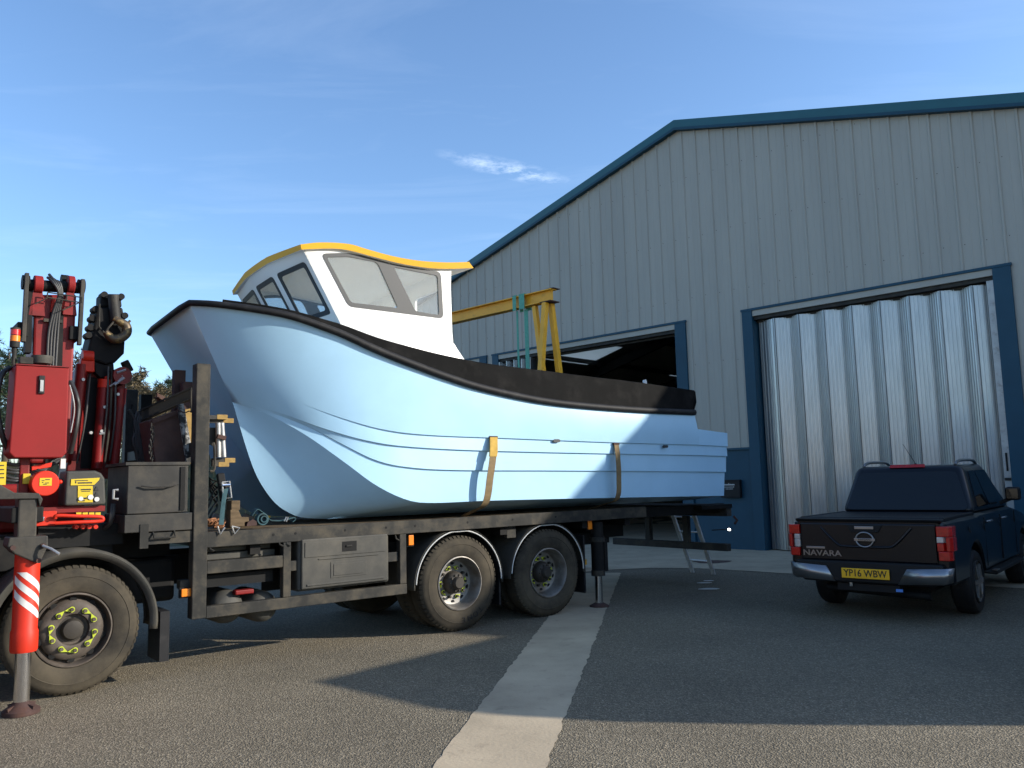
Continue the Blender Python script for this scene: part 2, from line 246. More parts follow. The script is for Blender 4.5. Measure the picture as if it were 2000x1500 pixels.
# ------------------------------------------------------------------ mesh helpers
class MB:
    def __init__(s): s.v = []; s.f = []; s.mi = []; s.cur = 0
    def add(s, vs, fs):
        o = len(s.v); s.v += [tuple(p) for p in vs]
        for q in fs: s.f.append(tuple(i + o for i in q)); s.mi.append(s.cur)
        return s
    def box(s, x0, x1, y0, y1, z0, z1):
        return s.add([(x, y, z) for z in (z0, z1) for y in (y0, y1) for x in (x0, x1)],
                     [(0, 2, 3, 1), (4, 5, 7, 6), (0, 1, 5, 4), (2, 6, 7, 3), (0, 4, 6, 2), (1, 3, 7, 5)])
    def beam(s, p, q, wd, ht, up=(0, 0, 1)):
        p = Vector(p); q = Vector(q); d = (q - p).normalized(); up = Vector(up)
        sx = d.cross(up); sx = sx.normalized() if sx.length > 1e-4 else d.cross(Vector((1, 0, 0))).normalized()
        uu = sx.cross(d).normalized(); a = sx * wd / 2; b = uu * ht / 2
        vs = [c + k for c in (p, q) for k in (-a - b, a - b, a + b, -a + b)]
        return s.add(vs, [(0, 3, 2, 1), (4, 5, 6, 7), (0, 1, 5, 4), (1, 2, 6, 5), (2, 3, 7, 6), (3, 0, 4, 7)])
    def cyl(s, p, q, ra, rb=None, n=16, cap=True):
        p = Vector(p); q = Vector(q); rb = ra if rb is None else rb
        d = (q - p).normalized(); h = Vector((0, 0, 1)) if abs(d.z) < 0.9 else Vector((1, 0, 0))
        a = d.cross(h).normalized(); b = d.cross(a)
        vs = []
        for c, r in ((p, ra), (q, rb)):
            for i in range(n):
                t = 2 * math.pi * i / n; vs.append(c + (a * math.cos(t) + b * math.sin(t)) * r)
        fs = [(i, (i + 1) % n, n + (i + 1) % n, n + i) for i in range(n)]
        if cap: fs += [tuple(range(n - 1, -1, -1)), tuple(range(n, 2 * n))]
        return s.add(vs, fs)
    def tube(s, pts, r, n=8, cap=True):
        pts = [Vector(p) for p in pts]; vs = []; fs = []; prev = None
        for i, p in enumerate(pts):
            d = (pts[min(i + 1, len(pts) - 1)] - pts[max(i - 1, 0)]).normalized()
            if prev is None:
                h = Vector((0, 0, 1)) if abs(d.z) < 0.9 else Vector((1, 0, 0)); a = d.cross(h).normalized()
            else: a = (prev - d * prev.dot(d)).normalized()
            prev = a; b = d.cross(a); rr = r[i] if isinstance(r, (list, tuple)) else r
            for k in range(n):
                t = 2 * math.pi * k / n; vs.append(p + (a * math.cos(t) + b * math.sin(t)) * rr)
        m = len(pts)
        for i in range(m - 1):
            for k in range(n): fs.append((i * n + k, i * n + (k + 1) % n, (i + 1) * n + (k + 1) % n, (i + 1) * n + k))
        if cap: fs += [tuple(range(n - 1, -1, -1)), tuple(range((m - 1) * n, m * n))]
        return s.add(vs, fs)
    def prism(s, poly, vec):
        poly = [Vector(p) for p in poly]; vec = Vector(vec); n = len(poly)
        return s.add(poly + [p + vec for p in poly], [tuple(range(n - 1, -1, -1)), tuple(range(n, 2 * n))] + [(i, (i + 1) % n, n + (i + 1) % n, n + i) for i in range(n)])
    def holed(s, poly, holes, vec):               # plate with holes, thickness vec
        loops = [[Vector(p) for p in poly]] + [[Vector(p) for p in h] for h in holes]; vec = Vector(vec)
        tris = tessellate_polygon(loops); flat = [p for l in loops for p in l]; n = len(flat)
        fs = [tuple(t) for t in tris] + [tuple(i + n for i in reversed(t)) for t in tris]
        o = 0
        for l in loops:
            m = len(l)
            fs += [(o + i, o + (i + 1) % m, n + o + (i + 1) % m, n + o + i) for i in range(m)]; o += m
        return s.add(flat + [p + vec for p in flat], fs)
    def lathe(s, prof, c, n=40, axis='y', flip=1):  # prof (radius, offset along axis)
        c = Vector(c); vs = []
        for (r, a) in prof:
            for k in range(n):
                t = 2 * math.pi * k / n
                if axis == 'y': vs.append(c + Vector((r * math.cos(t), a * flip, r * math.sin(t))))
                elif axis == 'z': vs.append(c + Vector((r * math.cos(t), r * math.sin(t), a)))
                else: vs.append(c + Vector((a * flip, r * math.cos(t), r * math.sin(t))))
        fs = []
        for i in range(len(prof) - 1):
            for k in range(n): fs.append((i * n + k, i * n + (k + 1) % n, (i + 1) * n + (k + 1) % n, (i + 1) * n + k))
        return s.add(vs, fs)
    def grid(s, rows):
        n = len(rows[0]); vs = [p for r in rows for p in r]
        return s.add(vs, [(i * n + k, i * n + k + 1, (i + 1) * n + k + 1, (i + 1) * n + k) for i in range(len(rows) - 1) for k in range(n - 1)])
    def sphere(s, c, r, n=12, m=8, sc_=(1, 1, 1)):
        c = Vector(c); rows = []
        for i in range(m + 1):
            th = math.pi * i / m
            rows.append([c + Vector((r * sc_[0] * math.sin(th) * math.cos(2 * math.pi * k / n), r * sc_[1] * math.sin(th) * math.sin(2 * math.pi * k / n), r * sc_[2] * math.cos(th))) for k in range(n + 1)])
        return s.grid(rows)
    def build(s, name, m, parent=None, smooth=35, bevel=0.0, seg=2, norm=True, label=None):
        me = bpy.data.meshes.new(name); me.from_pydata(s.v, [], s.f)
        ms = m if isinstance(m, (list, tuple)) else [m]
        for q in ms: me.materials.append(q)
        if len(ms) > 1: me.polygons.foreach_set('material_index', s.mi)
        if norm:
            bm = bmesh.new(); bm.from_mesh(me); bmesh.ops.remove_doubles(bm, verts=bm.verts, dist=1e-5); bmesh.ops.recalc_face_normals(bm, faces=bm.faces); bm.to_mesh(me); bm.free()
        if smooth:
            me.polygons.foreach_set('use_smooth', [True] * len(me.polygons)); me.set_sharp_from_angle(angle=R_(smooth))
        o = bpy.data.objects.new(name, me); COL.objects.link(o)
        if parent: o.parent = parent
        if bevel:
            bv = o.modifiers.new('bevel', 'BEVEL'); bv.width = bevel; bv.segments = seg; bv.limit_method = 'ANGLE'; bv.angle_limit = R_(40); bv.harden_normals = False
        if label: o['label'] = label
        return o
def empty(name, loc=(0, 0, 0), rz=0.0):
    o = bpy.data.objects.new(name, None); COL.objects.link(o); o.location = loc; o.rotation_euler = (0, 0, rz); o.empty_display_size = 0.3; return o
def tag(o, label, cat, group=None):
    o['label'] = label; o['category'] = cat
    if group: o['group'] = group
    return o
def struct(o): o['kind'] = 'structure'; return o
def dup(o, parent=None):
    c = o.copy(); COL.objects.link(c); c.parent = parent
    for ch in list(o.children): dup(ch, c)
    return c
def text(name, s, size, m, parent, mtx, depth=0.002, bold=0.0, xs=1.0):
    cu = bpy.data.curves.new(name, 'FONT'); cu.body = s; cu.size = size; cu.align_x = 'CENTER'; cu.align_y = 'CENTER'; cu.extrude = depth; cu.offset = bold; cu.resolution_u = 3
    tmp = bpy.data.objects.new('tmp', cu); COL.objects.link(tmp); bpy.context.view_layer.update()
    me = bpy.data.meshes.new_from_object(tmp.evaluated_get(bpy.context.evaluated_depsgraph_get()))
    bpy.data.objects.remove(tmp); bpy.data.curves.remove(cu)
    me.transform(Matrix.Diagonal((xs, 1, 1, 1))); me.transform(mtx); me.materials.clear(); me.materials.append(m)
    o = bpy.data.objects.new(name, me); COL.objects.link(o); o.parent = parent; return o
def lerp(a, b, t): return a + (b - a) * t
def resample(pts, n, key=None):                    # polyline -> n points by arc length
    pts = [Vector(p) for p in pts]; L = [0]
    for i in range(1, len(pts)): L.append(L[-1] + (pts[i] - pts[i - 1]).length)
    outp = []
    for k in range(n):
        t = L[-1] * k / (n - 1); i = 0
        while i < len(L) - 2 and L[i + 1] < t: i += 1
        outp.append(pts[i].lerp(pts[i + 1], (t - L[i]) / max(1e-9, L[i + 1] - L[i])))
    return outp
def smoothpts(pts, sub=6):                          # Catmull-Rom through points
    P = [Vector(p) for p in pts]; outp = []
    for i in range(len(P) - 1):
        p0 = P[max(i - 1, 0)]; p1 = P[i]; p2 = P[i + 1]; p3 = P[min(i + 2, len(P) - 1)]
        for k in range(sub):
            t = k / sub; outp.append(0.5 * ((2 * p1) + (p2 - p0) * t + (2 * p0 - 5 * p1 + 4 * p2 - p3) * t * t + (3 * p1 - p0 - 3 * p2 + p3) * t ** 3))
    outp.append(P[-1]); return outp
def rounded(poly, r, seg=4):                        # round the corners of a planar polygon
    P = [Vector(p) for p in poly]; outp = []; n = len(P)
    for i in range(n):
        a = (P[i - 1] - P[i]); b = (P[(i + 1) % n] - P[i]); rr = min(r, a.length * 0.45, b.length * 0.45)
        s_ = P[i] + a.normalized() * rr; e_ = P[i] + b.normalized() * rr
        for k in range(seg + 1):
            t = k / seg; outp.append((1 - t) ** 2 * s_ + 2 * t * (1 - t) * P[i] + t * t * e_)
    return outp

# ================================================================== SETTING
g = MB().add([(-600, -300, 0), (600, -300, 0), (600, 900, 0), (-600, 900, 0)], [(0, 1, 2, 3)]).build('ground', m_asphalt, smooth=0)
struct(g); g['label'] = 'worn grey brown tarmac yard'
def jag_strip(A, B, C, D, n, j):                    # strip between edge A-B and edge C-D, ragged edges
    mb = MB(); rows = []
    for i in range(n + 1):
        t = i / n; p = A.lerp(B, t); q = C.lerp(D, t); a = (q - p).normalized()
        rows.append([p + a * rng.uniform(-j, j), p.lerp(q, 0.5), q + a * rng.uniform(-j, j)])
    return mb.grid(rows)
sdir = Vector((0.172, 0.985, 0))
A0 = Vector((-0.53, 5.07, 0.004)); C0 = Vector((0.14, 5.02, 0.004))
struct(jag_strip(A0 - sdir * 9, A0 + sdir * 9.9, C0 - sdir * 9, C0 + sdir * 9.9, 240, 0.012).build('concrete_strip', m_conc, smooth=0))['label'] = 'pale concrete strip running across the tarmac to the shed'
ap = MB()
edge = [(-19, -3.75), (-9, -3.7), (-4.5, -3.75), (-2.6, -4.4), (-1.6, -5.2), (-1.05, -5.9), (-0.55, -5.3), (-0.35, -4.75), (0.1, -4.15), (0.75, -3.8), (1.6, -3.68), (3, -3.65), (6, -3.62), (16, -3.6)]
top, bot = [], []
pe = [Vector((x, y, 0)) for x, y in edge]; pe = resample(pe, 260)
for p in pe:
    bot.append(Fw(p.x, p.y + rng.uniform(-0.012, 0.012), 0.008)); top.append(Fw(p.x, 0.6, 0.008))
struct(ap.grid([bot, top]).build('concrete_apron', m_conc, smooth=0))['label'] = 'concrete apron in front of the folding doors'
# flat brown stain patch on the apron
sp = gnd(1390, 1098); pts = []
for i in range(36):
    a = 2 * math.pi * i / 36; rr = 1 + 0.10 * math.sin(3 * a + 1) + 0.06 * math.sin(7 * a) + rng.uniform(-.04, .04); pts.append(sp + Vector((0.36 * rr * math.cos(a), 0.30 * rr * math.sin(a), 0.012)))
struct(MB().add(pts, [tuple(range(36))]).build('rust_stain', m_stain, smooth=0))['label'] = 'rust brown stain on the concrete apron'
# scraps of white litter on tarmac
for i, (x, y, s_) in enumerate([(1388, 1152, 0.16), (1376, 1140, 0.10), (1383, 1136, 0.09)]):
    c = gnd(x, y); q = [c + Vector((s_ * math.cos(a) * rng.uniform(.7, 1.2), s_ * 0.5 * math.sin(a) * rng.uniform(.7, 1.2), 0.012)) for a in [k * 1.05 for k in range(6)]]
    o = MB().prism(q, (0, 0, 0.006)).build('paper_scrap', m_wlab, smooth=0)
    tag(o, ['largest flat white scrap on the tarmac by the ladder foot', 'left one of two thin white scraps just below the ladder foot', 'right one of two thin white scraps just below the ladder foot'][i], 'litter', 'white scraps on the tarmac')

# bank behind the truck on the left
bk = MB(); rows = []
for j in range(15):
    r = []
    for i in range(90):
        x = -80 + i * 1.05; y = 24 + j * 1.1 + max(0, -x - 10) * 0.12
        t = max(0.0, min(1.0, j / 5.0)); h = 2.85 * t * t * (3 - 2 * t) * min(1, max(0, (-1 - x) / 10.0)) * (0.93 + 0.07 * math.sin(x * 0.4) + 0.04 * math.sin(x * 1.3))
        r.append((x, y, h + rng.uniform(-0.06, 0.06) * t - 0.01))
    rows.append(r)
bank = struct(bk.grid(rows).build('grass_bank', m_bankm, smooth=60)); bank['label'] = 'low rough grass bank behind the truck'
gb = MB()
for k in range(9000):
    x = rng.uniform(-42, -5); t = rng.random(); j = 0.5 + t * 7; y = 24 + j * 1.1 + max(0, -x - 10) * 0.12
    tt = min(1, j / 5.0); h = 2.85 * tt * tt * (3 - 2 * tt) * min(1, max(0, (-1 - x) / 10.0)) * (0.93 + 0.07 * math.sin(x * 0.4) + 0.04 * math.sin(x * 1.3))
    l = rng.uniform(0.15, 0.55); dx = rng.uniform(-.2, .2); dy = rng.uniform(-.2, .2)
    gb.add([(x - .03, y, h - .05), (x + .03, y, h - .05), (x + dx, y + dy, h + l)], [(0, 1, 2)])
gr = gb.build('dry_grass', m_gras, smooth=0, norm=False); gr['kind'] = 'stuff'; gr['label'] = 'dry grass tufts on the bank'; gr['category'] = 'grass'

# ================================================================== SHED
shed = empty('industrial_shed', F0, -R_(44.3))
tag(shed, 'large grey clad industrial shed with blue trim and folding steel doors', 'building')
APX, APZ, SLP = -1.48, 10.34, 0.265
XL, XR = -18.5, 15.6
def roofz(x): return APZ - SLP * abs(x - APX)
DOORS = [(-15.0, -8.42), (-8.17, -1.5), (0.0, 5.4)]
DTOP, PL = 5.35, 2.28
def base_at(x):
    for a, b in DOORS:
        if a <= x <= b: return DTOP
    return PL
PIT = 0.3735; k0 = math.ceil((XL + 1.3737) / PIT)
xs = [XL] + [-1.3737 + PIT * k for k in range(k0, int((XR + 1.3737) / PIT) + 1)] + [XR]
for i in range(len(xs) - 1):
    a, b = xs[i], xs[i + 1]
    if b - a < 0.01: continue
    cuts = sorted({a, b} | {e for d in DOORS for e in d if a < e < b} | ({APX} if a < APX < b else set()))
    mb = MB()
    for c, d in zip(cuts[:-1], cuts[1:]):
        zb = base_at((c + d) / 2)
        mb.prism([(c, 0, zb), (d, 0, zb), (d, 0, roofz(d) - 0.16), (c, 0, roofz(c) - 0.16)], (0, 0.06, 0))
    zb = base_at(a + 0.001); zt = roofz(a) - 0.16
    mb.add([(a + dx, dy, z) for z in (zb, zt) for dx, dy in ((-0.034, -0.001), (-0.016, -0.026), (0.016, -0.026), (0.034, -0.001))],
           [(0, 4, 5, 1), (1, 5, 6, 2), (2, 6, 7, 3), (0, 1, 2, 3), (4, 7, 6, 5)])
    mb.add([(a + PIT / 2 + dx, dy, z) for z in (base_at(a + PIT / 2), roofz(a + PIT / 2) - 0.16) for dx, dy in ((-0.02, -0.001), (0, -0.006), (0.02, -0.001))], [(0, 3, 4, 1), (1, 4, 5, 2)])
    mb.build('wall_panel', m_clad, shed, smooth=0)
fx = MB()
for x in xs[1:-1]:
    for z in (4.3, 5.9, 7.4, 8.9):
        if base_at(x) < z < roofz(x) - 0.3:
            zz_ = z + rng.uniform(-.02, .02); fx.box(x + 0.07, x + 0.083, -0.006, -0.0005, zz_, zz_ + 0.013)
o = fx.build('cladding_screw', m_rub, shed, smooth=0, norm=False); o['kind'] = 'stuff'
# drip trim at cladding foot
for a, b in ((-1.5, 0.0), (5.4, XR), (XL, -15.0)):
    MB().box(a, b, -0.05, 0.05, PL - 0.05, PL - 0.002).build('drip_trim', m_blue, shed, smooth=0)
    MB().box(a, b, 0.0, 0.2, 0.0, PL - 0.05).build('plinth_wall', m_blue, shed, smooth=0)
# verge trims and roof
YB = 34.0
for sx in (-1, 1):
    xe = XL - 0.2 if sx < 0 else XR + 0.2
    MB().prism([(APX, -0.14, APZ + 0.07), (xe, -0.14, roofz(xe) + 0.07), (xe, -0.14, roofz(xe) - 0.17), (APX, -0.14, APZ - 0.17)], (0, 0.10, 0)).build('verge_trim', m_teal, shed, smooth=0)
    MB().prism([(APX, -0.145, APZ - 0.12), (xe, -0.145, roofz(xe) - 0.12), (xe, -0.145, roofz(xe) - 0.19), (APX, -0.145, APZ - 0.19)], (0, 0.14, 0)).build('verge_lip', m_blue, shed, smooth=0)
    edges = [0.0] + [y for y in (9.2, 12.3, 19.0, 22.0, 28.0, 30.5)] + [YB]
    for j in range(len(edges) - 1):
        light = j % 2 == 1
        xa, xb = (APX, xe)
        f0, f1 = (0.64, 0.76) if light else (0, 1)
        def seg(fa, fb, mm, nm):
            x0 = lerp(xa, xb, fa); x1 = lerp(xa, xb, fb)
            MB().prism([(x0, edges[j], roofz(x0) - 0.02), (x1, edges[j], roofz(x1) - 0.02), (x1, edges[j], roofz(x1) + 0.06), (x0, edges[j], roofz(x0) + 0.06)], (0, edges[j + 1] - edges[j], 0)).build(nm, mm, shed, smooth=0)
        if light: seg(0, f0, m_clad, 'roof_sheet'); seg(f0, f1, m_skyl, 'roof_light'); seg(f1, 1, m_clad, 'roof_sheet')
        else: seg(0, 1, m_clad, 'roof_sheet')
MB().box(XL, XL + 0.1, 0.1, YB, 0, roofz(XL)).build('side_wall', m_clad, shed, smooth=0)
MB().box(XR - 0.1, XR, 0.1, YB, 0, roofz(XR)).build('side_wall', m_clad, shed, smooth=0)
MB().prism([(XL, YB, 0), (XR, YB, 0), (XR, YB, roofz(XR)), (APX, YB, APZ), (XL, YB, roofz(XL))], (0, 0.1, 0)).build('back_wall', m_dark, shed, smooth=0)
MB().box(XL + .1, XR - .1, 0.6, YB, 0.004, 0.012).build('shed_floor', m_conc, shed, smooth=0)
for y in (6.5, 13.0, 19.5, 26.0):                    # portal frames inside
    mb = MB()
    for sx, xe in ((-1, XL + .3), (1, XR - .3)):
        mb.beam((APX, y, APZ - 0.35), (xe, y, roofz(xe) - 0.35), 0.16, 0.4); mb.box(xe - .2, xe + .2, y - .1, y + .1, 0, roofz(xe) - .2)
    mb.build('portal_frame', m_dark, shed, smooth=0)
for x in (-14, -11.3, -8.5, -5.8, -3.0, 0.2, 3.0, 6, 9, 12):
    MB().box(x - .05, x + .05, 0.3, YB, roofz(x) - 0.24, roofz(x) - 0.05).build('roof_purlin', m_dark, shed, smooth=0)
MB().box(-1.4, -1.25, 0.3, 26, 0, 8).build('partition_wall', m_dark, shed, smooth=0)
# door surrounds
for di, (a, b) in enumerate(DOORS):
    for x0, x1 in ((a, a + 0.25), (b - 0.30, b)):
        MB().box(x0, x1, -0.055, 0.62, 0, DTOP - 0.004).build('door_jamb', m_blue, shed, smooth=0, bevel=0.006)
    MB().box(a - 0.02, b + 0.02, -0.06, -0.012, DTOP - 0.002, DTOP + 0.05).build('drip_trim', m_blue, shed, smooth=0)
    MB().box(a + 0.252, b - 0.302, -0.03, 0.5, DTOP - 0.13, DTOP - 0.006).build('door_lintel', m_clad, shed, smooth=0)
    MB().box(a + 0.252, b - 0.302, 0.02, 0.5, DTOP - 0.21, DTOP - 0.132).build('door_track', m_steel, shed, smooth=0)
def leaf_mesh(p, q, z0, z1, ribs=5):
    mb = MB(); p = Vector((p[0], p[1], 0)); q = Vector((q[0], q[1], 0)); d = q - p; nrm = Vector((d.y, -d.x, 0)).normalized()
    mb.prism([p + Vector((0, 0, z0)), q + Vector((0, 0, z0)), q + Vector((0, 0, z1)), p + Vector((0, 0, z1))], nrm * -0.03)
    for k in range(ribs):
        c = p + d * ((k + 0.5) / ribs); h = d.normalized() * 0.014
        mb.add([c + h * e + nrm * f + Vector((0, 0, z)) for z in (z0, z1) for e, f in ((-1, 0.0005), (-0.6, 0.016), (0.6, 0.016), (1, 0.0005))], [(0, 4, 5, 1), (1, 5, 6, 2), (2, 6, 7, 3)])
    e = d.normalized() * 0.02
    for c in (p, q): mb.beam(c + Vector((0, 0, z0)), c + Vector((0, 0, z1)), 0.035, 0.035, (0, 1, 0))
    return mb
ridges = [0.66, 1.22, 1.78, 2.37, 2.94, 3.51, 4.08, 4.65]
fd = MB().box(0.252, 5.098, 0.16, 0.19, DTOP - 0.26, DTOP - 0.212).build('folding_door', m_steel, shed, smooth=0, label='closed galvanised folding door with zigzag leaves')
prev = (0.30, 0.22)
for i, x in enumerate(ridges):
    rp = (x + 0.06, 0.06); leaf_mesh(prev, rp, 0.03, DTOP - 0.24).build('door_leaf', m_galv, fd, smooth=0)
    nx = ridges[i + 1] if i + 1 < len(ridges) else 5.20
    vp = (x + 0.06 + (nx - x) * 0.56, 0.22); leaf_mesh(rp, vp, 0.03, DTOP - 0.24).build('door_leaf', m_galv, fd, smooth=0)
    prev = vp
MB().box(4.97, 5.096, 0.02, 0.08, 0.03, DTOP - 0.2).build('lock_strip', m_silver, fd, smooth=0, bevel=0.004)
MB().box(5.02, 5.05, 0.0, 0.018, 1.62, 1.95).build('slot_handle', m_rub, fd, smooth=0, bevel=0.005)
MB().box(4.98, 5.08, 0.0, 0.018, 1.45, 1.50).build('bolt', m_steel, fd, smooth=0, bevel=0.005)
fd2 = MB().box(-7.9, -1.85, 0.16, 0.19, DTOP - 0.26, DTOP - 0.212).build('folding_door', m_steel, shed, smooth=0, label='open folding door with leaves stacked at its left')
prev = (-7.88, 0.5)
for i in range(9):
    a = (-7.88 + i * 0.15 + 0.08, -0.1 if i % 2 == 0 else 0.5); leaf_mesh(prev, a, 0.03, DTOP - 0.24, 4).build('door_leaf', m_galv, fd2, smooth=20); prev = a
fd3 = MB().box(-14.7, -8.75, 0.16, 0.19, DTOP - 0.26, DTOP - 0.212).build('folding_door', m_steel, shed, smooth=0, label='closed folding door behind the boat')
prev = (-14.7, 0.44)
for i in range(20):
    a = (-14.7 + (i + 1) * 0.2975, 0.06 if i % 2 == 0 else 0.44); leaf_mesh(prev, a, 0.03, DTOP - 0.24, 3).build('door_leaf', m_galv, fd3, smooth=20); prev = a
# sign box on the blue plinth
sg = empty('sign_box', Fw(-0.50, -0.001, 1.36), -R_(44.3)); tag(sg, 'small black box sign with white print on blue wall beside folding door', 'sign')
MB().box(-.24, .24, -0.09, 0, -.20, .20).build('case', m_cblk, sg, smooth=0, bevel=0.012)
MB().holed([(-.24, -.091, -.2), (.24, -.091, -.2), (.24, -.091, .2), (-.24, -.091, .2)], [[(-.2, -.091, -.165), (.2, -.091, -.165), (.2, -.091, .165), (-.2, -.091, .165)]], (0, -0.015, 0)).build('rim', m_rub, sg, smooth=0)
pr = MB()
for z, x0, x1, hh in ((0.075, -.16, .10, .034), (0.03, -.15, .09, .016), (-0.012, -.12, .07, .014)):
    x = x0
    while x < x1:
        l = rng.uniform(0.012, 0.03); pr.box(x, x + l, -0.094, -0.0905, z, z + hh * rng.uniform(0.75, 1)); x += l + 0.006
pr.box(-0.04, -0.03, -0.094, -0.0905, 0.10, 0.128); pr.build('white_print', m_wlab, sg, smooth=0)
# drain pipe / grey pole left standing behind stern

# ================================================================== SHED ACROSS THE YARD (behind the camera, seen only in reflections)
op = empty('opposite_shed', Fw(6, -46, 0), -R_(44.3)); tag(op, 'cream and yellow clad shed across the yard facing the grey shed', 'building')
m_cre = mat('cream_cladding', (0.40, 0.38, 0.33), 0.6, var=0.08); m_ocl = mat('yellow_cladding', (0.45, 0.30, 0.10), 0.6, var=0.08)
for k in range(16):
    MB().box(-32 + k * 4, -28.02 + k * 4, -.2, 0, 2.4 if k % 4 == 1 else 0, 5.5).build('wall_panel', m_cre if k % 4 else m_ocl, op, smooth=0)
    if k % 4 == 1: MB().box(-32 + k * 4 + .1, -28.1 + k * 4, -.3, -.1, 0, 2.4).build('dark_door', m_dark, op, smooth=0)
MB().prism([(-32, -.4, 5.52), (32, -.4, 5.52), (32, -12, 8.0), (-32, -12, 8.0)], (0, 0, .1)).build('roof', m_clad, op, smooth=0)
MB().box(-32, 32, -24, -.4, 0, 5.4).build('body', m_cre, op, smooth=0)
# ================================================================== GANTRY
ga = empty('lifting_gantry', Fw(-0.83, -5.6, 0), -R_(44.3)); tag(ga, 'yellow steel gantry crane with A-frame legs behind the boat', 'gantry')
GT, GH = 5.20, 0.23
mb = MB(); mb.box(-9.5, 0.02, -0.09, 0.09, GT - 0.018, GT); mb.box(-9.5, 0.0, -0.09, 0.09, GT - GH, GT - GH + 0.018); mb.box(-9.5, 0, -0.008, 0.008, GT - GH, GT)
mb.build('beam', m_gyel, ga, smooth=0)
mb = MB(); mb.box(-0.22, 0.05, -0.13, 0.13, GT - GH - 0.02, GT - GH - 0.001); mb.box(-0.12, 0.06, -0.05, 0.14, GT + 0.001, GT + 0.016); mb.build('end_plate', m_rust, ga, smooth=0)
for xx, nm in ((-0.12, 0), (-9.3, 1)):
    for (dy, dx) in ((-0.72, 0.0), (0.72, 0.0)):
        MB().beam((xx, math.copysign(0.08, dy), GT - GH - .02), (xx, dy, 0.16), 0.10, 0.10, (1, 0, 0)).build('leg', m_gyel, ga, smooth=0, bevel=0.008)
    MB().beam((xx - 0.34 if nm == 0 else xx + .34, 0.0, GT - GH - .02), (xx, 0, 2.2), 0.09, 0.09, (0, 1, 0)).build('brace', m_gyel, ga, smooth=0, bevel=0.008)
    MB().beam((xx, -0.42, 2.2), (xx, 0.42, 2.2), 0.08, 0.08).build('cross_bar', m_gyel, ga, smooth=0)
    MB().beam((xx, -0.8, 0.12), (xx, 0.8, 0.12), 0.12, 0.10).build('foot_beam', m_gyel, ga, smooth=0)
    for dy in (-0.7, 0.7):
        MB().cyl((xx - .04, dy, 0.07), (xx + .04, dy, 0.07), 0.07, n=14).build('castor', m_rub, ga, smooth=35)
for i, (xa, xb) in enumerate(((-0.95, -0.86), (-0.78, -0.64))):
    sl = empty('lifting_sling', Fw(-0.83 + (xa + xb) / 2, -5.6, 0), -R_(44.3))
    tag(sl, ['narrow dull green webbing sling hanging from the yellow gantry beam', 'wide bright green webbing sling hanging nearest the gantry legs'][i], 'sling', 'green slings on the gantry')
    wd = (xb - xa) / 2
    MB().box(-wd, wd, -0.105, -0.098, GT - GH - 0.05, GT + 0.012).box(-wd, wd, 0.098, 0.105, GT - GH - 0.05, GT + 0.012).box(-wd, wd, -0.105, 0.105, GT + 0.0125, GT + 0.02).build('loop', m_green, sl, smooth=0)
    if i == 0: MB().beam((-wd * .6, 0, GT - GH - .04), (-wd * .2, 0, 1.6), 0.05, 0.006, (0, 1, 0)).build('tail', m_green, sl, smooth=0)
    else: MB().beam((wd * 0.2, 0, GT - GH - .04), (wd * 0.6, 0, 1.6), 0.10, 0.006, (0, 1, 0)).build('tail', m_green, sl, smooth=0)

# ================================================================== BOAT (in the truck's lengthwise frame)
RZT = R_(90 - 50.77)
boat = empty('fishing_boat', W0, RZT); tag(boat, 'pale blue twin hulled fishing boat with white wheelhouse loaded on the truck', 'boat')
YC = 1.22
def row(lst, n): return resample(smoothpts([Tl(*p) for p in lst], 6), n)
def mir(p): return Vector((p[0], 2 * YC - p[1], p[2]))
SH = [(370, 592, .32), (423, 595, .14), (508, 606, -.04), (576, 619, -.14), (644, 642, -.20), (678, 655, -.225), (746, 686, -.26), (814, 713, -.285), (882, 738, -.30), (950, 759, -.315), (1051, 781, -.325), (1136, 792, -.325), (1250, 801, -.32), (1359, 806, -.31)]
L1 = [(428, 730, .46), (500, 757, .285), (590, 788, .09), (680, 819, -.06), (760, 840, -.15), (850, 850, -.21), (1000, 856, -.265), (1200, 864, -.285), (1370, 869, -.28)]
L2 = [(452, 785, .52), (500, 795, .375), (560, 811, .215), (640, 838, .035), (720, 860, -.09), (800, 872, -.16), (950, 880, -.23), (1200, 886, -.25), (1370, 889, -.25)]
L3 = [(453, 786, .52), (520, 803, .325), (600, 831, .145), (680, 871, -.005), (740, 899, -.09), (800, 912, -.145), (900, 918, -.19), (1100, 919, -.21), (1370, 921, -.21)]
L4 = [(454, 787, .52), (520, 808, .335), (600, 850, .155), (680, 905, .005), (740, 948, -.075), (800, 976, -.12), (850, 982, -.13), (950, 978, -.15), (1060, 975, -.16), (1200, 972, -.16), (1368, 969, -.16)]
NC = 72
sh = row(SH, NC); r1_ = row(L1, NC); r2_ = row(L2, NC); r3_ = row(L3, NC); r4_ = row(L4, NC)
def inset(r, d, ramp0, ramp1):
    outp = []
    for i, p in enumerate(r):
        t = max(0, min(1, (i / (NC - 1) - ramp0) / (ramp1 - ramp0))); outp.append(p + Vector((0, d * t, -0.004 * t)))
    return outp
r1b = inset(r1_, 0.022, 0.13, 0.3); r2b = inset(r2_, 0.026, 0.04, 0.25); r3b = inset(r3_, 0.026, 0.05, 0.3)
top_rows = []
for k in range(7):                                  # flared topside, slightly hollow towards the bow
    f = k / 6; rr = []
    for i in range(NC):
        u = i / (NC - 1); p = sh[i].lerp(r1_[i], f); p = p + Vector((0, 0.022 * math.sin(math.pi * f) * max(0, 1 - u * 2.2) * min(1, u * 8) - 0.02 * math.sin(math.pi * f) * min(1, max(0, u * 2 - .6)), 0)); rr.append(p)
    top_rows.append(rr)
hull = MB()
def both(rows):
    hull.grid(rows); hull.grid([[mir(p) for p in r] for r in rows])
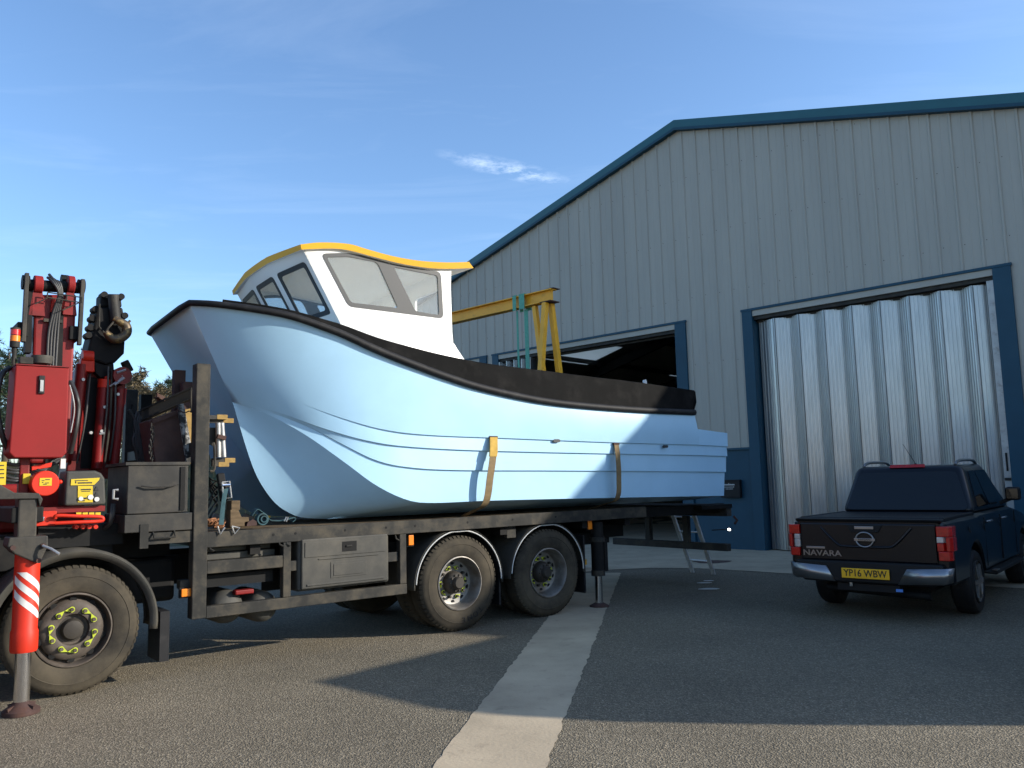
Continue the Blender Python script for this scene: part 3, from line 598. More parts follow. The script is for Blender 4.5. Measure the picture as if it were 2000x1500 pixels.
prow = [sh[-1].lerp(r1_[-1], f / 6) for f in range(7)]
both(top_rows); both([r1_, r1b]); both([r1b, r2_]); both([r2_, r2b]); both([r2b, r3_]); both([r3_, r3b]); both([r3b, r4_])
# stern extension below the notch
ext = [Tl(1424, 846, -.28), Tl(1425, 872, -.275), Tl(1425, 872, -.275) + Vector((0, .022, 0)), Tl(1424, 891, -.245), Tl(1424, 891, -.245) + Vector((0, .026, 0)), Tl(1421, 922, -.205), Tl(1421, 922, -.205) + Vector((0, .026, 0)), Tl(1417, 968, -.16)]
notch = Tl(1365, 838, -.30)
ins = [notch, r1_[-1], r1b[-1], r2_[-1], r2b[-1], r3_[-1], r3b[-1], r4_[-1]]
both([ins, ext])
# forefoot and bottom
KY = .52
K2 = smoothpts([r2_[0]] + [Tl(a, b, KY) for a, b in [(466, 832), (480, 878), (495, 920), (512, 952), (535, 982), (560, 1000), (590, 1011)]] + [Vector((-1.40, KY, 1.305))], 5)
keel = [Vector((-1.40, KY, 1.305)), Vector((0, KY, 1.30)), Vector((2, KY, 1.30)), Vector((ins[-1].x, KY, 1.30))]
L4s = smoothpts([Tl(*p) for p in L4], 6)
a4 = [p for p in L4s if p.x < -0.5]; b4 = [a4[-1]] + [p for p in L4s if p.x >= -0.5]
ka, la = resample(K2, 30), resample(a4, 30); kb, lb = resample(keel, 26), resample(b4, 26)
for (A, B) in ((la, ka), (lb, kb)):
    rows = []
    for k in range(6):
        f = k / 5; rows.append([A[i].lerp(B[i], f) + Vector((0, (0.06 if A is la else 0.05) * math.sin(math.pi * f) * math.sin(math.pi * min(1, i / len(A) + (0 if A is la else 1))), 0)) for i in range(len(A))])
    both(rows)
kend = Vector((ext[-1].x, KY, 1.30)); both([[lb[-1], kb[-1]], [ext[-1], kend]])
# inner (tunnel) surface
kfull = [r_[0] for r_ in top_rows] + [r1_[0].lerp(r2_[0], k / 3) for k in (1, 2)] + K2; cum = [0.0]
for a_, b2 in zip(kfull[:-1], kfull[1:]): cum.append(cum[-1] + (b2 - a_).length)
I_, C_ = [], []
for i, p in enumerate(kfull):
    f = cum[i] / cum[-1]
    zz = 3.475 + (1.88 - 3.475) * min(1, f / 0.72); sx = p.x + 0.06 + 0.22 * f
    I_.append(Vector((lerp(-2.975, -1.50, f), lerp(.56, .80, min(1, f * 1.5)), zz)))
    C_.append(Vector((lerp(-2.985, -1.40, f), YC, zz + 0.06 * f)))
both([kfull, I_, C_])
def aft(p): return [p, Vector((2.0, p.y, p.z)), Vector((kend.x, p.y, p.z))]
both([[kfull[-1], Vector((2, KY, 1.30)), kend], aft(Vector((I_[-1].x, .80, 1.88))), aft(C_[-1])])
# transoms, platform, deck
tr = ext + [kend, Vector((kend.x, .80, 1.88)), Vector((kend.x, YC, C_[-1].z))]
half = tr + [Vector((tr[0].x, YC, tr[0].z))]
hull.add(half, [tuple(range(len(half)))]); hull.add([mir(p) for p in half], [tuple(range(len(half)))])
hull.grid([[sh[-1], mir(sh[-1])], [notch, mir(notch)], [ext[0], mir(ext[0])]])
hull.add([sh[-1], prow[3], r1_[-1], notch], [(0, 1, 2, 3)])
dn = Vector((0.2, 0.05, -0.10)); hull.grid([[p + dn for p in sh[:-4]], [mir(p + dn) for p in sh[:-4]]])
hull.build('hull', m_hull, boat, smooth=32)
# sheer fender: rubber D section round the whole boat
fp = [p + Vector((0, -0.015, 0)) for p in sh]
path = list(reversed(fp)) + [Vector((fp[0].x - .02, y, fp[0].z)) for y in (.6, 1.22, 1.84)] + [mir(p) for p in fp]
nf_ = len(fp); rad = [lerp(.042, .030, max(0, 1 - (len(fp) - 1 - k) / 22.)) for k in range(nf_)]; mbf = MB().tube(path, rad + [.030] * 3 + rad[::-1], 10); mbf.build('rubber_fender', m_rub, boat, smooth=60)
BT = [(440, 588, .12), (508, 597, -.01), (576, 609, -.11), (644, 628, -.17), (678, 638, -.195), (746, 663, -.23), (814, 682, -.255), (880, 698, -.27), (965, 714, -.285), (1079, 728, -.295), (1165, 739, -.295), (1250, 749, -.29), (1362, 765, -.28)]
bt = row(BT, 60); j0 = min(range(NC), key=lambda i: abs(sh[i].x - bt[0].x)); sb = resample(sh[j0:], 60)
sb[-1] = sb[-1] + Vector((0.0, 0, 0.0))
for mm in (lambda p: p, mir):
    rows = [[mm(p) for p in sb], [mm(p) for p in bt], [mm(p + Vector((0, .06, 0))) for p in bt], [mm(p + Vector((0, .09, 0.0))) for p in sb]]
    mb = MB().grid(rows); e = [r[-1] for r in rows]; q = (e[0] + e[1]) / 2 + Vector((0.045, 0, 0)); q2 = (e[3] + e[2]) / 2 + Vector((0.045, 0, 0))
    mb.add([e[0], q, e[1], e[2], q2, e[3]], [(0, 1, 4, 5), (1, 2, 3, 4)]); mb.build('bulwark', m_bulw, boat, smooth=30)
# capping strip along the bulwark top
MB().tube([p + Vector((0, .03, .004)) for p in bt], 0.018, 6).build('capping', m_bulw, boat, smooth=60)
# limber slots
for (px, py, yy) in ((1092, 861, -.272), (1303, 872, -.285)):
    c = Tl(px, py, yy); pts = []
    for k in range(20):
        a = 2 * math.pi * k / 20; pts.append(c + Vector((0.030 * math.cos(a) + math.copysign(0.028, math.cos(a)), -0.002, 0.020 * math.sin(a))))
    MB().prism(pts, (0, -0.007, 0)).build('drain_slot', m_seal, boat, smooth=0)
MB().cyl(Tl(1261, 752, .3), Tl(1259, 742, .3), 0.03, n=12).build('deck_fitting', m_white, boat)
# ---- wheelhouse
YW = 0.08; YW2 = 2 * YC - YW
RT = [(591, 478), (632, 474), (685, 477), (720, 487), (772, 501), (825, 510), (877, 513), (919, 512)]
RB = [(593, 488), (650, 486), (685, 489.5), (737, 503), (790, 516), (842, 524), (883, 525.5), (928, 524)]
rt = smoothpts([Tl(*p, YW - .05) for p in RT], 5); rb = smoothpts([Tl(*p, YW - .05) for p in RB], 5)
xf = rt[0].x
roof = MB(); NY = 13; ys = [YW - .05 + (YW2 - YW + .1) * k / (NY - 1) for k in range(NY)]
def crown(y): return 0.05 * math.sin(math.pi * (y - ys[0]) / (ys[-1] - ys[0]))
def bowf(y):                                        # front edge: three facets
    t = (y - ys[0]) / (ys[-1] - ys[0]); return -0.09 * min(1, min(t, 1 - t) / 0.34)
def shift(p, y, fz): 
    u = max(0, 1 - (p.x - xf) / 0.8); return Vector((p.x + bowf(y) * u, y, p.z + crown(y) * fz))
roof.grid([[shift(p, y, 1) for p in rt] for y in ys])
for y in (ys[0], ys[-1]): roof.grid([[shift(p, y, 1) for p in rt], [shift(p, y, .6) for p in rb]])
roof.grid([[shift(rt[0], y, 1) for y in ys], [shift(rb[0], y, .6) for y in ys]]); roof.grid([[shift(rt[-1], y, 1) for y in ys], [shift(rb[-1], y, .6) for y in ys]])
side_out = [(595, 488)] + [(650, 486.5), (685, 490), (737, 503.5), (790, 516.5), (842, 524.5), (884, 526)] + [(883, 560), (886, 650), (888, 670), (912, 706), (922, 745), (700, 700), (668, 632)]
sideP = [Tl(*p, YW) for p in side_out]
win_out = [(631.6, 497), (678, 495.4), (709.5, 500.6), (737.5, 508.5), (772.5, 518), (862, 533), (867, 621), (685, 598)]
winP = rounded([Tl(*p, YW) for p in win_out], 0.06, 4)
wall = MB()
for mm in (lambda p: p, mir):
    d = 0.03 if mm(Vector((0, 0, 0))).y == 0 else -0.03
    wall.holed([mm(p) for p in sideP], [[mm(p) for p in winP]], (0, d, 0))
top_z = rb[0].z; A_t = Vector((Tl(595, 488, YW).x, YW, Tl(595, 488, YW).z)); A_b = Tl(668, 632, YW)
A_b2 = Tl(690, 676, YW)
YK = YW + 0.80
def fr(y, z):                                       # point of the raked front at lateral y and height z
    f = (A_t.z - z) / (A_t.z - A_b.z); t = (y - YW) / (YW2 - YW)
    return Vector((lerp(A_t.x, A_b.x, f) - 0.09 * min(1, min(t, 1 - t) / 0.34), y, z))
panels = [(YW, YK), (YK, YW2 - 0.80), (YW2 - 0.80, YW2)]
fr_wins = []
for (ya, yb) in panels:
    zt = A_t.z + 0.02; zb = 2.85
    outer = [fr(ya, zt), fr(yb, zt), fr(yb, zb), fr(ya, zb)]
    m_ = 0.085 if yb - ya > .7 else 0.06
    hol = rounded([fr(ya + m_, A_t.z - 0.11), fr(yb - m_, A_t.z - 0.11), fr(yb - m_, 3.50), fr(ya + m_, 3.50)], 0.05, 4)
    wall.holed(outer, [hol], (0.03, 0, 0)); fr_wins.append((hol, [fr(ya + m_, A_t.z - .11), fr(yb - m_, A_t.z - .11), fr(yb - m_, 3.50), fr(ya + m_, 3.50)]))
# back bulkhead with door and window openings
xb_ = sideP[7].x - 0.02; zt = Tl(884, 526, YW).z; zb = 2.7
bk_out = [Vector((xb_, YW + .03, zb)), Vector((xb_, YW2 - .03, zb)), Vector((xb_, YW2 - .03, zt)), Vector((xb_, YW + .03, zt))]
def rect_yz(y0, y1, z0, z1): return rounded([Vector((xb_, y0, z0)), Vector((xb_, y1, z0)), Vector((xb_, y1, z1)), Vector((xb_, y0, z1))], 0.05, 3)
bk_holes = [rect_yz(YW + .25, YW + 0.85, 3.35, 3.98), rect_yz(1.10, 1.70, 2.75, 4.0), rect_yz(1.85, 2.22, 3.35, 3.98)]
wall.holed(bk_out, bk_holes, (0.03, 0, 0))
whm = wall.build('wheelhouse', m_white, boat, smooth=25)
roof.build('roof', m_yel, whm, smooth=30)
MB().grid([[shift(p, y, .6) for p in rb] for y in ys]).build('headlining', m_cream, whm, smooth=30)
MB().box(A_b.x, xb_, YW + .03, YW2 - .03, 2.8, 2.82).build('cabin_floor', m_cream, whm, smooth=0)
MB().box(A_b.x - .1, A_b.x + .42, YW + .04, YW2 - .04, 2.83, 3.38).build('dash_console', m_cream, whm, smooth=0, bevel=0.03)
# side windows: dark surround with two panes, both sides
pane1 = [(641, 503), (685, 502), (736, 512), (742, 518), (780, 602), (688.5, 591.6)]
pane2 = [(771.5, 522), (857, 539), (860, 616), (814, 608.5)]
for mm, d in ((lambda p: p, 1), (mir, -1)):
    h1 = rounded([Tl(*p, YW) for p in pane1], 0.035, 3); h2 = rounded([Tl(*p, YW) for p in pane2], 0.035, 3)
    off = Vector((0, -0.006, 0)); wo = rounded([Tl(*p, YW) for p in [(630, 496), (678, 494.2), (709.8, 499.4), (738, 507.5), (773, 517), (863.5, 532), (868.5, 622.5), (684, 599.2)]], 0.06, 4)
    fo = MB().holed([mm(p + off) for p in wo], [[mm(p + off) for p in h1], [mm(p + off) for p in h2]], (0, 0.012 * d, 0)).build('side_window', m_seal, whm, smooth=0)
    for h in (h1, h2):
        MB().prism([mm(p + Vector((0, 0.004, 0))) for p in h], (0, 0.005 * d, 0)).build('pane', m_glass, fo, smooth=0)
for hol, cor in fr_wins:
    cen = sum(cor, Vector()) / 4
    big = [cen + (p - cen) * 1.03 + Vector((-0.008, 0, 0)) for p in hol]; sml = [cen + (p - cen) * 0.86 + Vector((-0.008, 0, 0)) for p in hol]
    fo = MB().holed(big, [sml], (0.012, 0, 0)).build('front_window', m_seal, whm, smooth=0)
    MB().prism([p + Vector((0.005, 0, 0)) for p in sml], (0.005, 0, 0)).build('pane', m_glass, fo, smooth=0)
# foredeck coaming seen beside the wheelhouse foot
fl = MB().prism([Tl(668, 632, YW - .004), Tl(690, 676, YW - .06), Tl(922, 745, YW - .06), Tl(890, 672, YW - .004)], (0, .03, 0)).build('wheelhouse_skirt', m_white, whm, smooth=0)
# the boat lies a few degrees askew on the deck
SHEAR = Matrix.Identity(4); SHEAR[0][1] = 0.07; SHEAR[0][3] = -0.025
def shear_tree(o):
    for ch in o.children:
        ch.data.transform(SHEAR); shear_tree(ch)
shear_tree(boat)
# lashing straps
def strap(name, pts, wd, label, sleeve=None):
    e_ = empty(name, W0, RZT); tag(e_, label, 'strap', 'webbing straps on the hull')
    P = smoothpts(pts, 6); mb = MB(); rows = [[p + Vector((-wd / 2, 0, 0)), p + Vector((wd / 2, 0, 0))] for p in P]
    mb.grid([[r[0] for r in rows], [r[1] for r in rows], [r[1] + Vector((0, .006, 0)) for r in rows], [r[0] + Vector((0, .006, 0)) for r in rows], [r[0] for r in rows]])
    mb.build('webbing', m_ystrap, e_, smooth=40)
    if sleeve:
        q = [p for p in P if p.z > sleeve]; mb = MB(); w2 = wd * 1.15
        rows = [[p + Vector((-w2 / 2, -.006, 0)), p + Vector((w2 / 2, -.006, 0))] for p in q]
        mb.grid([[r[0] for r in rows], [r[1] for r in rows], [r[1] + Vector((0, .016, 0)) for r in rows], [r[0] + Vector((0, .016, 0)) for r in rows], [r[0] for r in rows]]); mb.build('sleeve', m_ysleeve, e_, smooth=40)
    MB().box(P[0].x - wd * .62, P[0].x + wd * .62, P[0].y - .005, P[0].y + .02, P[0].z - .012, P[0].z + .014).build('slot_plate', m_rust, e_, smooth=0)
    return e_
strap('hull_strap', [Tl(964, 854, -.262), Tl(964, 885, -.30), Tl(958, 930, -.30), Tl(949, 982, -.235), Tl(925, 998, .0), Tl(905, 1008, .2)], 0.095, 'tan webbing strap with yellow sleeve hanging down the sunlit hull side', Tl(958, 893, -.2).z)
strap('hull_strap', [Tl(1204, 867, -.287), Tl(1207, 890, -.31), Tl(1209, 930, -.31), Tl(1206, 973, -.24), Tl(1180, 985, .0), Tl(1140, 998, .2)], 0.085, 'tan webbing strap hanging down the shaded hull side near the stern')

# ================================================================== TRUCK
truck = empty('flatbed_truck', W0, RZT); tag(truck, 'grimy black flatbed lorry carrying the pale blue boat', 'truck')
def tb(px0, py0, px1, py1, y0, y1):
    a = Tl(px0, py0, y0); b = Tl(px1, py1, y0); return (a.x, b.x, y0, y1, b.z, a.z)
XA, XB = Tl(410, 1040, -.03).x, Tl(1262, 988, -.03).x
for y in (.80, 1.60): MB().box(-6.6, XB + .1, y, y + .08, .74, 1.02).build('chassis_beam', m_black, truck, smooth=0)
mb = MB()
for x in (-2.4, -1.5, -.7, .65, 2.0, 2.8): mb.box(x - .05, x + .05, .05, 2.45, 1.03, 1.19)
mb.build('cross_bearers', m_black, truck, smooth=0)
for k in range(12):
    y0 = 0.045 + k * 0.2; MB().box(XA, XB - .01, y0, y0 + .19, 1.20, 1.262 + rng.uniform(-.003, .003)).build('deck_plank', m_wood, truck, smooth=0)
rz0, rz1 = 1.128, 1.268
for y0 in (-.03, 2.455): MB().box(XA - .08, XB, y0, y0 + .07, rz0, rz1).build('side_rail', m_rail, truck, smooth=0, bevel=0.006)
for px in (534, 577, 674, 754, 811, 913, 1001, 1085):
    c = Tl(px, 1032 - (px - 534) * 0.058, -.03); MB().cyl((c.x, -.0325, 1.208), (c.x, -.0305, 1.208), .013, n=12).build('rope_hole', m_black, truck, smooth=0)
# headboard posts and stowage frame
px_ = Tl(395, 712, -.03)
MB().box(-3.015, -2.885, -.035, .09, .50, 2.83).build('stake_post', m_rail, truck, smooth=0, bevel=0.008)
MB().box(-3.015, -2.885, 2.41, 2.53, .50, 2.83).build('stake_post', m_steel, truck, smooth=0, bevel=0.008)
MB().box(-2.99, -2.91, .092, 2.408, 1.28, 1.42).box(-2.99, -2.91, .092, 2.408, 2.0, 2.1).build('headboard_rail', m_steel, truck, smooth=0)
# skirt frame
b = Tl(385, 1203, -.02); MB().box(-2.884, -.752, -.03, .05, .495, .60).build('skirt_rail', m_rail, truck, smooth=0, bevel=0.006)
z1 = Tl(450, 1093, -.02).z; z0 = Tl(450, 1117, -.02).z
MB().box(-2.884, -2.152, -.025, .045, z0, z1).build('skirt_rail', m_rail, truck, smooth=0, bevel=0.006)
MB().box(-2.068, -.84, .0, .04, Tl(565, 1116, 0).z, Tl(565, 1096, 0).z).build('skirt_rail', m_rail, truck, smooth=0, bevel=0.006)
for x0, x1 in ((-2.15, -2.07), (-.835, -.755)): MB().box(x0, x1, -.028, .05, .602, 1.126).build('skirt_upright', m_rail, truck, smooth=0, bevel=0.006)
tb_ = tb(583, 1050, 762, 1156, -.035, .42); x0, x1, _, _, zz0, zz1 = tb_
zz0, zz1 = Tl(600, 1155, -.035).z, Tl(600, 1049, -.035).z
box = MB().box(x0, x1, -.02, .45, zz0, zz1).build('storage_locker', m_plast, truck, smooth=0, bevel=0.03, seg=4, label='grey black plastic side locker with moulded door')
def fpl(fx0, fx1, fz0, fz1, y0, y1, nm, m, bv=.008):
    return MB().box(lerp(x0, x1, fx0), lerp(x0, x1, fx1), y0, y1, lerp(zz0, zz1, fz0), lerp(zz0, zz1, fz1)).build(nm, m, box, smooth=0, bevel=bv)
fpl(.03, .97, .04, .96, -.045, -.021, 'locker_door', m_plast, .015)
fpl(.06, .94, .62, .90, -.052, -.046, 'raised_panel', m_plast)
fpl(.33, .72, .20, .50, -.050, -.0455, 'raised_panel', m_plast); fpl(.36, .68, .24, .46, -.055, -.0505, 'raised_panel', m_plast)
fpl(.08, .92, .09, .13, -.055, -.0455, 'moulded_rib', m_plast); fpl(.20, .86, .56, .585, -.055, -.0455, 'moulded_rib', m_plast)
fpl(.45, .61, .68, .87, -.0545, -.0525, 'handle_recess', m_black, .002); fpl(.49, .555, .765, .80, -.066, -.055, 'latch', m_rail, .004)
# behind the skirt: air tanks, battery tray, ribbed cover
MB().box(-2.85, -2.17, .12, .6, Tl(450, 1092, .1).z, Tl(450, 1078, .1).z).box(-2.85, -2.2, .16, .55, Tl(450, 1077, .1).z, Tl(450, 1066, .1).z).build('battery_cover', m_plast, truck, smooth=0, bevel=.01)
MB().box(-2.85, -2.2, .1, .14, Tl(450, 1143, .1).z, Tl(450, 1120, .1).z).build('tray_board', m_black, truck, smooth=0)
for (px, r) in ((440, .16), (510, .15)):
    c = Tl(px, 1178, .2); MB().lathe([(0, -.01), (r * .6, .0), (r * .93, .05), (r, .12), (r, .6), (0, .65)], (c.x, .1, c.z - .03), 28).build('air_tank', m_plast, truck, smooth=40)
c = Tl(476, 1156, .08); MB().box(c.x - .09, c.x + .09, .05, .14, c.z - .02, c.z + .022).build('valve_block', m_red, truck, smooth=0, bevel=.01)
for (px, py, y) in ((547, 1063, -.01), (561, 1062, -.01), (500, 1066, .1), (412, 1072, .0), (774, 1052, .0)):
    c = Tl(px, py, y); MB().tube([c + Vector((-.02, 0, .06)), c + Vector((-.012, -.02, 0)), c + Vector((.02, -.03, -.02))], .008, 6).build('rope_hook', m_rail, truck)
def marker(px, py, wpx, hpx, y):
    a = Tl(px - wpx / 2, py - hpx / 2, y); b_ = Tl(px + wpx / 2, py + hpx / 2, y)
    o = MB().box(a.x - .012, b_.x + .012, y + .001, y + .03, b_.z - .012, a.z + .012).build('marker_light', m_black, truck, smooth=0)
    MB().box(a.x, b_.x, y - .02, y, b_.z, a.z).build('amber_lens', m_orange, o, smooth=0, bevel=.006)
marker(365, 1157, 23, 13, .02); marker(801.5, 1055, 10, 19, .03); marker(1151, 1025, 8, 17, .05)
MB().box(*tb(352, 1134, 382, 1148, .05, .15)).build('lamp_bracket', m_steel, truck, smooth=0)
# wheels
def wheel_front(parent, x, y, flip, name='steer_wheel'):
    z = .53; c = (x, y, z)
    rim = MB().lathe([(.302, .035), (.300, .012), (.288, .010), (.280, .03), (.272, .10), (.255, .115), (.248, .07), (.228, .048), (.200, .035), (.150, .030), (.128, .034), (.122, .075), (.06, .08), (0, .08)], c, 48, flip=flip).build(name, m_rimb, parent, smooth=30)
    tyre(c, flip, lug=.007).build('tyre', m_tyre, rim, smooth=30)
    MB().lathe([(.118, .078), (.09, .074), (.082, .04), (.074, .02), (.05, .012), (0, .01)], c, 24, flip=flip).build('hub', m_hub, rim, smooth=40)
    for k in range(10):
        a = 2 * math.pi * (k + .5) / 10; MB().lathe([(.027, 0), (0, -.001)], (c[0] + .244 * math.cos(a), y + .058 * flip, z + .244 * math.sin(a)), 12, flip=flip).build('hand_hole', m_black, rim, smooth=0, norm=False)
    for k in range(10):
        a = 2 * math.pi * (k + .5) / 10 + .1; p = Vector((x + .1675 * math.cos(a), y + .03 * flip, z + .1675 * math.sin(a)))
        MB().cyl(p, p + Vector((0, -.035 * flip, 0)), .017, .015, n=6).build('wheel_nut', m_rimb, rim, smooth=0)
        tdir = Vector((-math.sin(a), 0, math.cos(a))) * (1 if k % 2 == 0 else -1); rd = Vector((math.cos(a), 0, math.sin(a)))
        q = p + Vector((0, -.006 * flip, 0)); pts = [q + rd * .024 * math.cos(t) - tdir * .024 * math.sin(t) for t in [math.pi * i / 6 for i in range(7)]] + [q + tdir * .055]
        MB().prism(pts, (0, -.01 * flip, 0)).build('nut_pointer', m_nut, rim, smooth=0)
    return rim
def tyre(c, flip, w=.30, lug=.013):
    mb = MB(); mb.lathe([(.298, .04), (.310, .020), (.345, .004), (.395, 0), (.43, .004), (.435, .000), (.44, .004), (.470, .010), (.500, .026), (.518, .048), (.522, .075), (.524, w / 2), (.522, w - .075), (.518, w - .048), (.500, w - .026), (.44, w - .004), (.345, w - .004), (.298, w - .04), (.298, .04)], c, 64, flip=flip)
    for k in range(60):
        a = 2 * math.pi * k / 60; ca, sa = math.cos(a), math.sin(a); h = .017
        pts = []
        for (r, yy) in ((.503, .022), (.518 + lug, .046), (.518 + lug, .12), (.515, .12)):
            for s in (-1, 1):
                aa = a + s * h / .5; pts.append((c[0] + r * math.cos(aa), c[1] + yy * flip, c[2] + r * math.sin(aa)))
        mb.add(pts, [(0, 1, 3, 2), (2, 3, 5, 4), (4, 5, 7, 6), (0, 2, 4, 6), (1, 7, 5, 3)])
    return mb
def wheel_rear(parent, x, y, flip, letters=False):
    z = .53; c = (x, y, z)
    rim = MB().lathe([(.302, .035), (.301, .012), (.290, .008), (.281, .02), (.272, .06), (.262, .13), (.245, .165), (.205, .175), (.135, .178), (.12, .178)], c, 48, flip=flip).build('drive_wheel', m_rim, parent, smooth=35)
    tyre(c, flip).build('tyre', m_tyre, rim, smooth=30)
    c2 = (x, y + .33 * flip, z); tyre(c2, flip).build('inner_tyre', m_tyre, rim, smooth=30)
    MB().lathe([(.13, .178), (.125, .12), (.10, .085), (.072, .075), (.066, .035), (.055, .025), (0, .025)], c, 24, flip=flip).build('hub', m_hub, rim, smooth=40)
    mb = MB()
    for k in range(10):
        a = 2 * math.pi * k / 10; mb.cyl((x + .088 * math.cos(a), y + .085 * flip, z + .088 * math.sin(a)), (x + .088 * math.cos(a), y + .066 * flip, z + .088 * math.sin(a)), .011, n=6)
    mb.build('hub_bolts', m_hub, rim, smooth=0)
    for k in range(10):
        a = 2 * math.pi * (k + .5) / 10; MB().lathe([(.026, 0), (0, -.001)], (x + .222 * math.cos(a), y + .170 * flip, z + .222 * math.sin(a)), 12, flip=flip).build('hand_hole', m_black, rim, smooth=0, norm=False)
    for k in range(10):
        a = 2 * math.pi * k / 10; p = Vector((x + .1675 * math.cos(a), y + .175 * flip, z + .1675 * math.sin(a)))
        MB().cyl(p, p + Vector((0, -.04 * flip, 0)), .017, .015, n=6).build('wheel_nut', m_hub, rim, smooth=0)
        if k % 3 != 1:
            tdir = Vector((-math.sin(a), 0, math.cos(a))); rd = Vector((math.cos(a), 0, math.sin(a))); q = p + Vector((0, -.008 * flip, 0))
            MB().prism([q + rd * .024 * math.cos(t) - tdir * .024 * math.sin(t) for t in [math.pi * i / 6 for i in range(7)]] + [q + tdir * .05], (0, -.01 * flip, 0)).build('nut_pointer', m_nut, rim, smooth=0)
    if letters:
        for ch, a in (('T', -50), ('O', -62), ('N', -74), ('E', -86)):
            a = R_(a); mt = Matrix.Translation((x + .405 * math.cos(a), y - .0045, z + .405 * math.sin(a))) @ Matrix.Rotation(R_(90), 4, 'X') @ Matrix.Rotation(a - R_(90), 4, 'Z')
            text('sidewall_letter', ch, .088, m_rub, rim, mt, .002)
    return rim
wheel_front(truck, -3.96, 0, 1); wheel_front(truck, -3.96, 2.5, -1); wheel_front(truck, -5.95, 0, 1); wheel_front(truck, -5.95, 2.5, -1)
wheel_rear(truck, -.02, 0, 1, True); wheel_rear(truck, 1.32, 0, 1); wheel_rear(truck, -.02, 2.5, -1); wheel_rear(truck, 1.32, 2.5, -1)
for x in (-3.96, -.02, 1.32): MB().cyl((x, .3, .53), (x, 2.2, .53), .09, n=12).build('axle', m_black, truck)
for x in (-.02, 1.32): MB().sphere((x, 1.25, .53), .2).build('differential', m_black, truck, smooth=60)
# mudguards
def guard(x, r, a0, a1, y0, y1, name, m, lip=.05, flat=None):
    n = 36; rows = [[] for _ in range(5)]
    for i in range(n + 1):
        a = R_(lerp(a0, a1, i / n)); ca, sa = math.cos(a), math.sin(a)
        zf = lambda rr: min(.53 + rr * sa, flat) if flat else .53 + rr * sa
        for k, (rr, y) in enumerate(((r - lip, y0 + .004), (r - lip * .3, y0 - .012), (r, y0 + .02), (r, y1), (r - lip * .3, y1))): rows[k].append((x + rr * ca, y, zf(rr)))
    o = MB().grid(rows).build(name, m, truck, smooth=50); so = o.modifiers.new('thick', 'SOLIDIFY'); so.thickness = .006; return o
guard(-3.96, .665, 176, -6, -.03, .36, 'mudguard', m_plast, .075)
for x in (-.02, 1.32):
    o = guard(x, .625, 182, -4, .02, .62, 'mudguard', m_plast, .03, 1.118)
    pts = [(x + .59 * math.cos(R_(a)), .012, min(.53 + .59 * math.sin(R_(a)), 1.11)) for a in range(176, -2, -4)]
    MB().tube(pts, .007, 6).build('edge_bead', m_padw if False else m_wlab, o)
MB().box(-3.28, -3.20, -.02, .34, .17, .60).build('mudflap', m_rub, truck, smooth=0)
MB().box(.57, .595, .06, .62, .22, .75).build('mudflap', m_rub, truck, smooth=0)
MB().box(1.93, 1.955, .02, .62, .22, .95).build('mudflap', m_rub, truck, smooth=0)
MB().box(*tb(990, 1028, 1008, 1050, .06, .12)).build('junction_plate', m_rail, truck, smooth=0, bevel=.005)
for y in (.62, 1.88): MB().box(-2.1, 2.0, y - .01, y + .01, .6, 1.05).build('inner_skirt', m_black, truck, smooth=0)
# steel bin by the headboard and the shelf under it
def pbin():
    a = Tl(250, 912, .0); b_ = Tl(382, 1003, .0)
    o = MB().box(a.x, -3.06, .0, .7, 1.46, 1.885).build('steel_bin', m_steel, truck, smooth=0, bevel=.008)
    MB().box(a.x - .02, -3.05, -.012, .72, 1.888, 1.915).build('bin_lid', m_steel, o, smooth=0)
    c = Tl(312, 948, -.02); MB().tube([c + Vector((-.16, -.008, 0)), c + Vector((-.08, -.025, -.012)), c + Vector((.08, -.025, -.012)), c + Vector((.16, -.008, .01))], .008, 6).build('handle', m_steel, o)
    MB().box(-3.13, -3.09, -.012, -.001, 1.48, 1.87).build('edge_strip', m_black, o, smooth=0)
    MB().box(a.x - .02, -3.02, -.02, .7, 1.30, 1.455).build('bin_bearer', m_steel, truck, smooth=0, bevel=.006)
    MB().box(-3.43, -3.02, -.01, .06, 1.19, 1.29).build('step', m_rail, truck, smooth=0)
    MB().box(-3.47, -3.40, -.03, .0, 1.16, 1.37).build('step_bracket', m_rail, truck, smooth=0)
    c = Tl(322, 1050, -.05); MB().tube([c + Vector((-.09, .04, .05)), c + Vector((-.09, 0, 0)), c + Vector((.09, 0, 0)), c + Vector((.09, .04, .06))], .009, 6).build('grab_handle', m_rail, truck)
pbin()
MB().box(-3.62, -3.0, .7, 2.4, 1.03, 1.28).build('front_crossmember', m_black, truck, smooth=0)
MB().box(-4.9, -3.0, .5, 2.0, .62, 1.02).build('fuel_tank', m_black, truck, smooth=0, bevel=.04)
# rear jack legs
def jack(y, near):
    a = Tl(1182, 1185, .2); xj = 2.28
    o = MB().cyl((xj, y, .45), (xj, y, 1.1), .085, n=20).build('rear_jack', m_black, truck)
    MB().cyl((xj, y, .84), (xj, y, .90), .10, n=20).build('collar', m_rail, o); MB().cyl((xj, y, .40), (xj, y, .47), .092, n=20).build('collar', m_rail, o)
    MB().cyl((xj, y, .03), (xj, y, .42), .05, n=16).build('ram', m_chrome, o); MB().box(xj + .08, xj + .14, y - .05, y + .05, .45, .88).build('valve', m_black, o, smooth=0)
    MB().lathe([(0, .05), (.06, .05), (.13, .015), (.13, 0)], (xj, y, .002), 20, axis='z').build('foot', m_rust, o)
    MB().box(xj - .1, xj + .1, y, y + .8 * (1 if near else -1), .95, 1.1).build('jack_beam', m_black, truck, smooth=0)
jack(.12, True); jack(2.38, False)
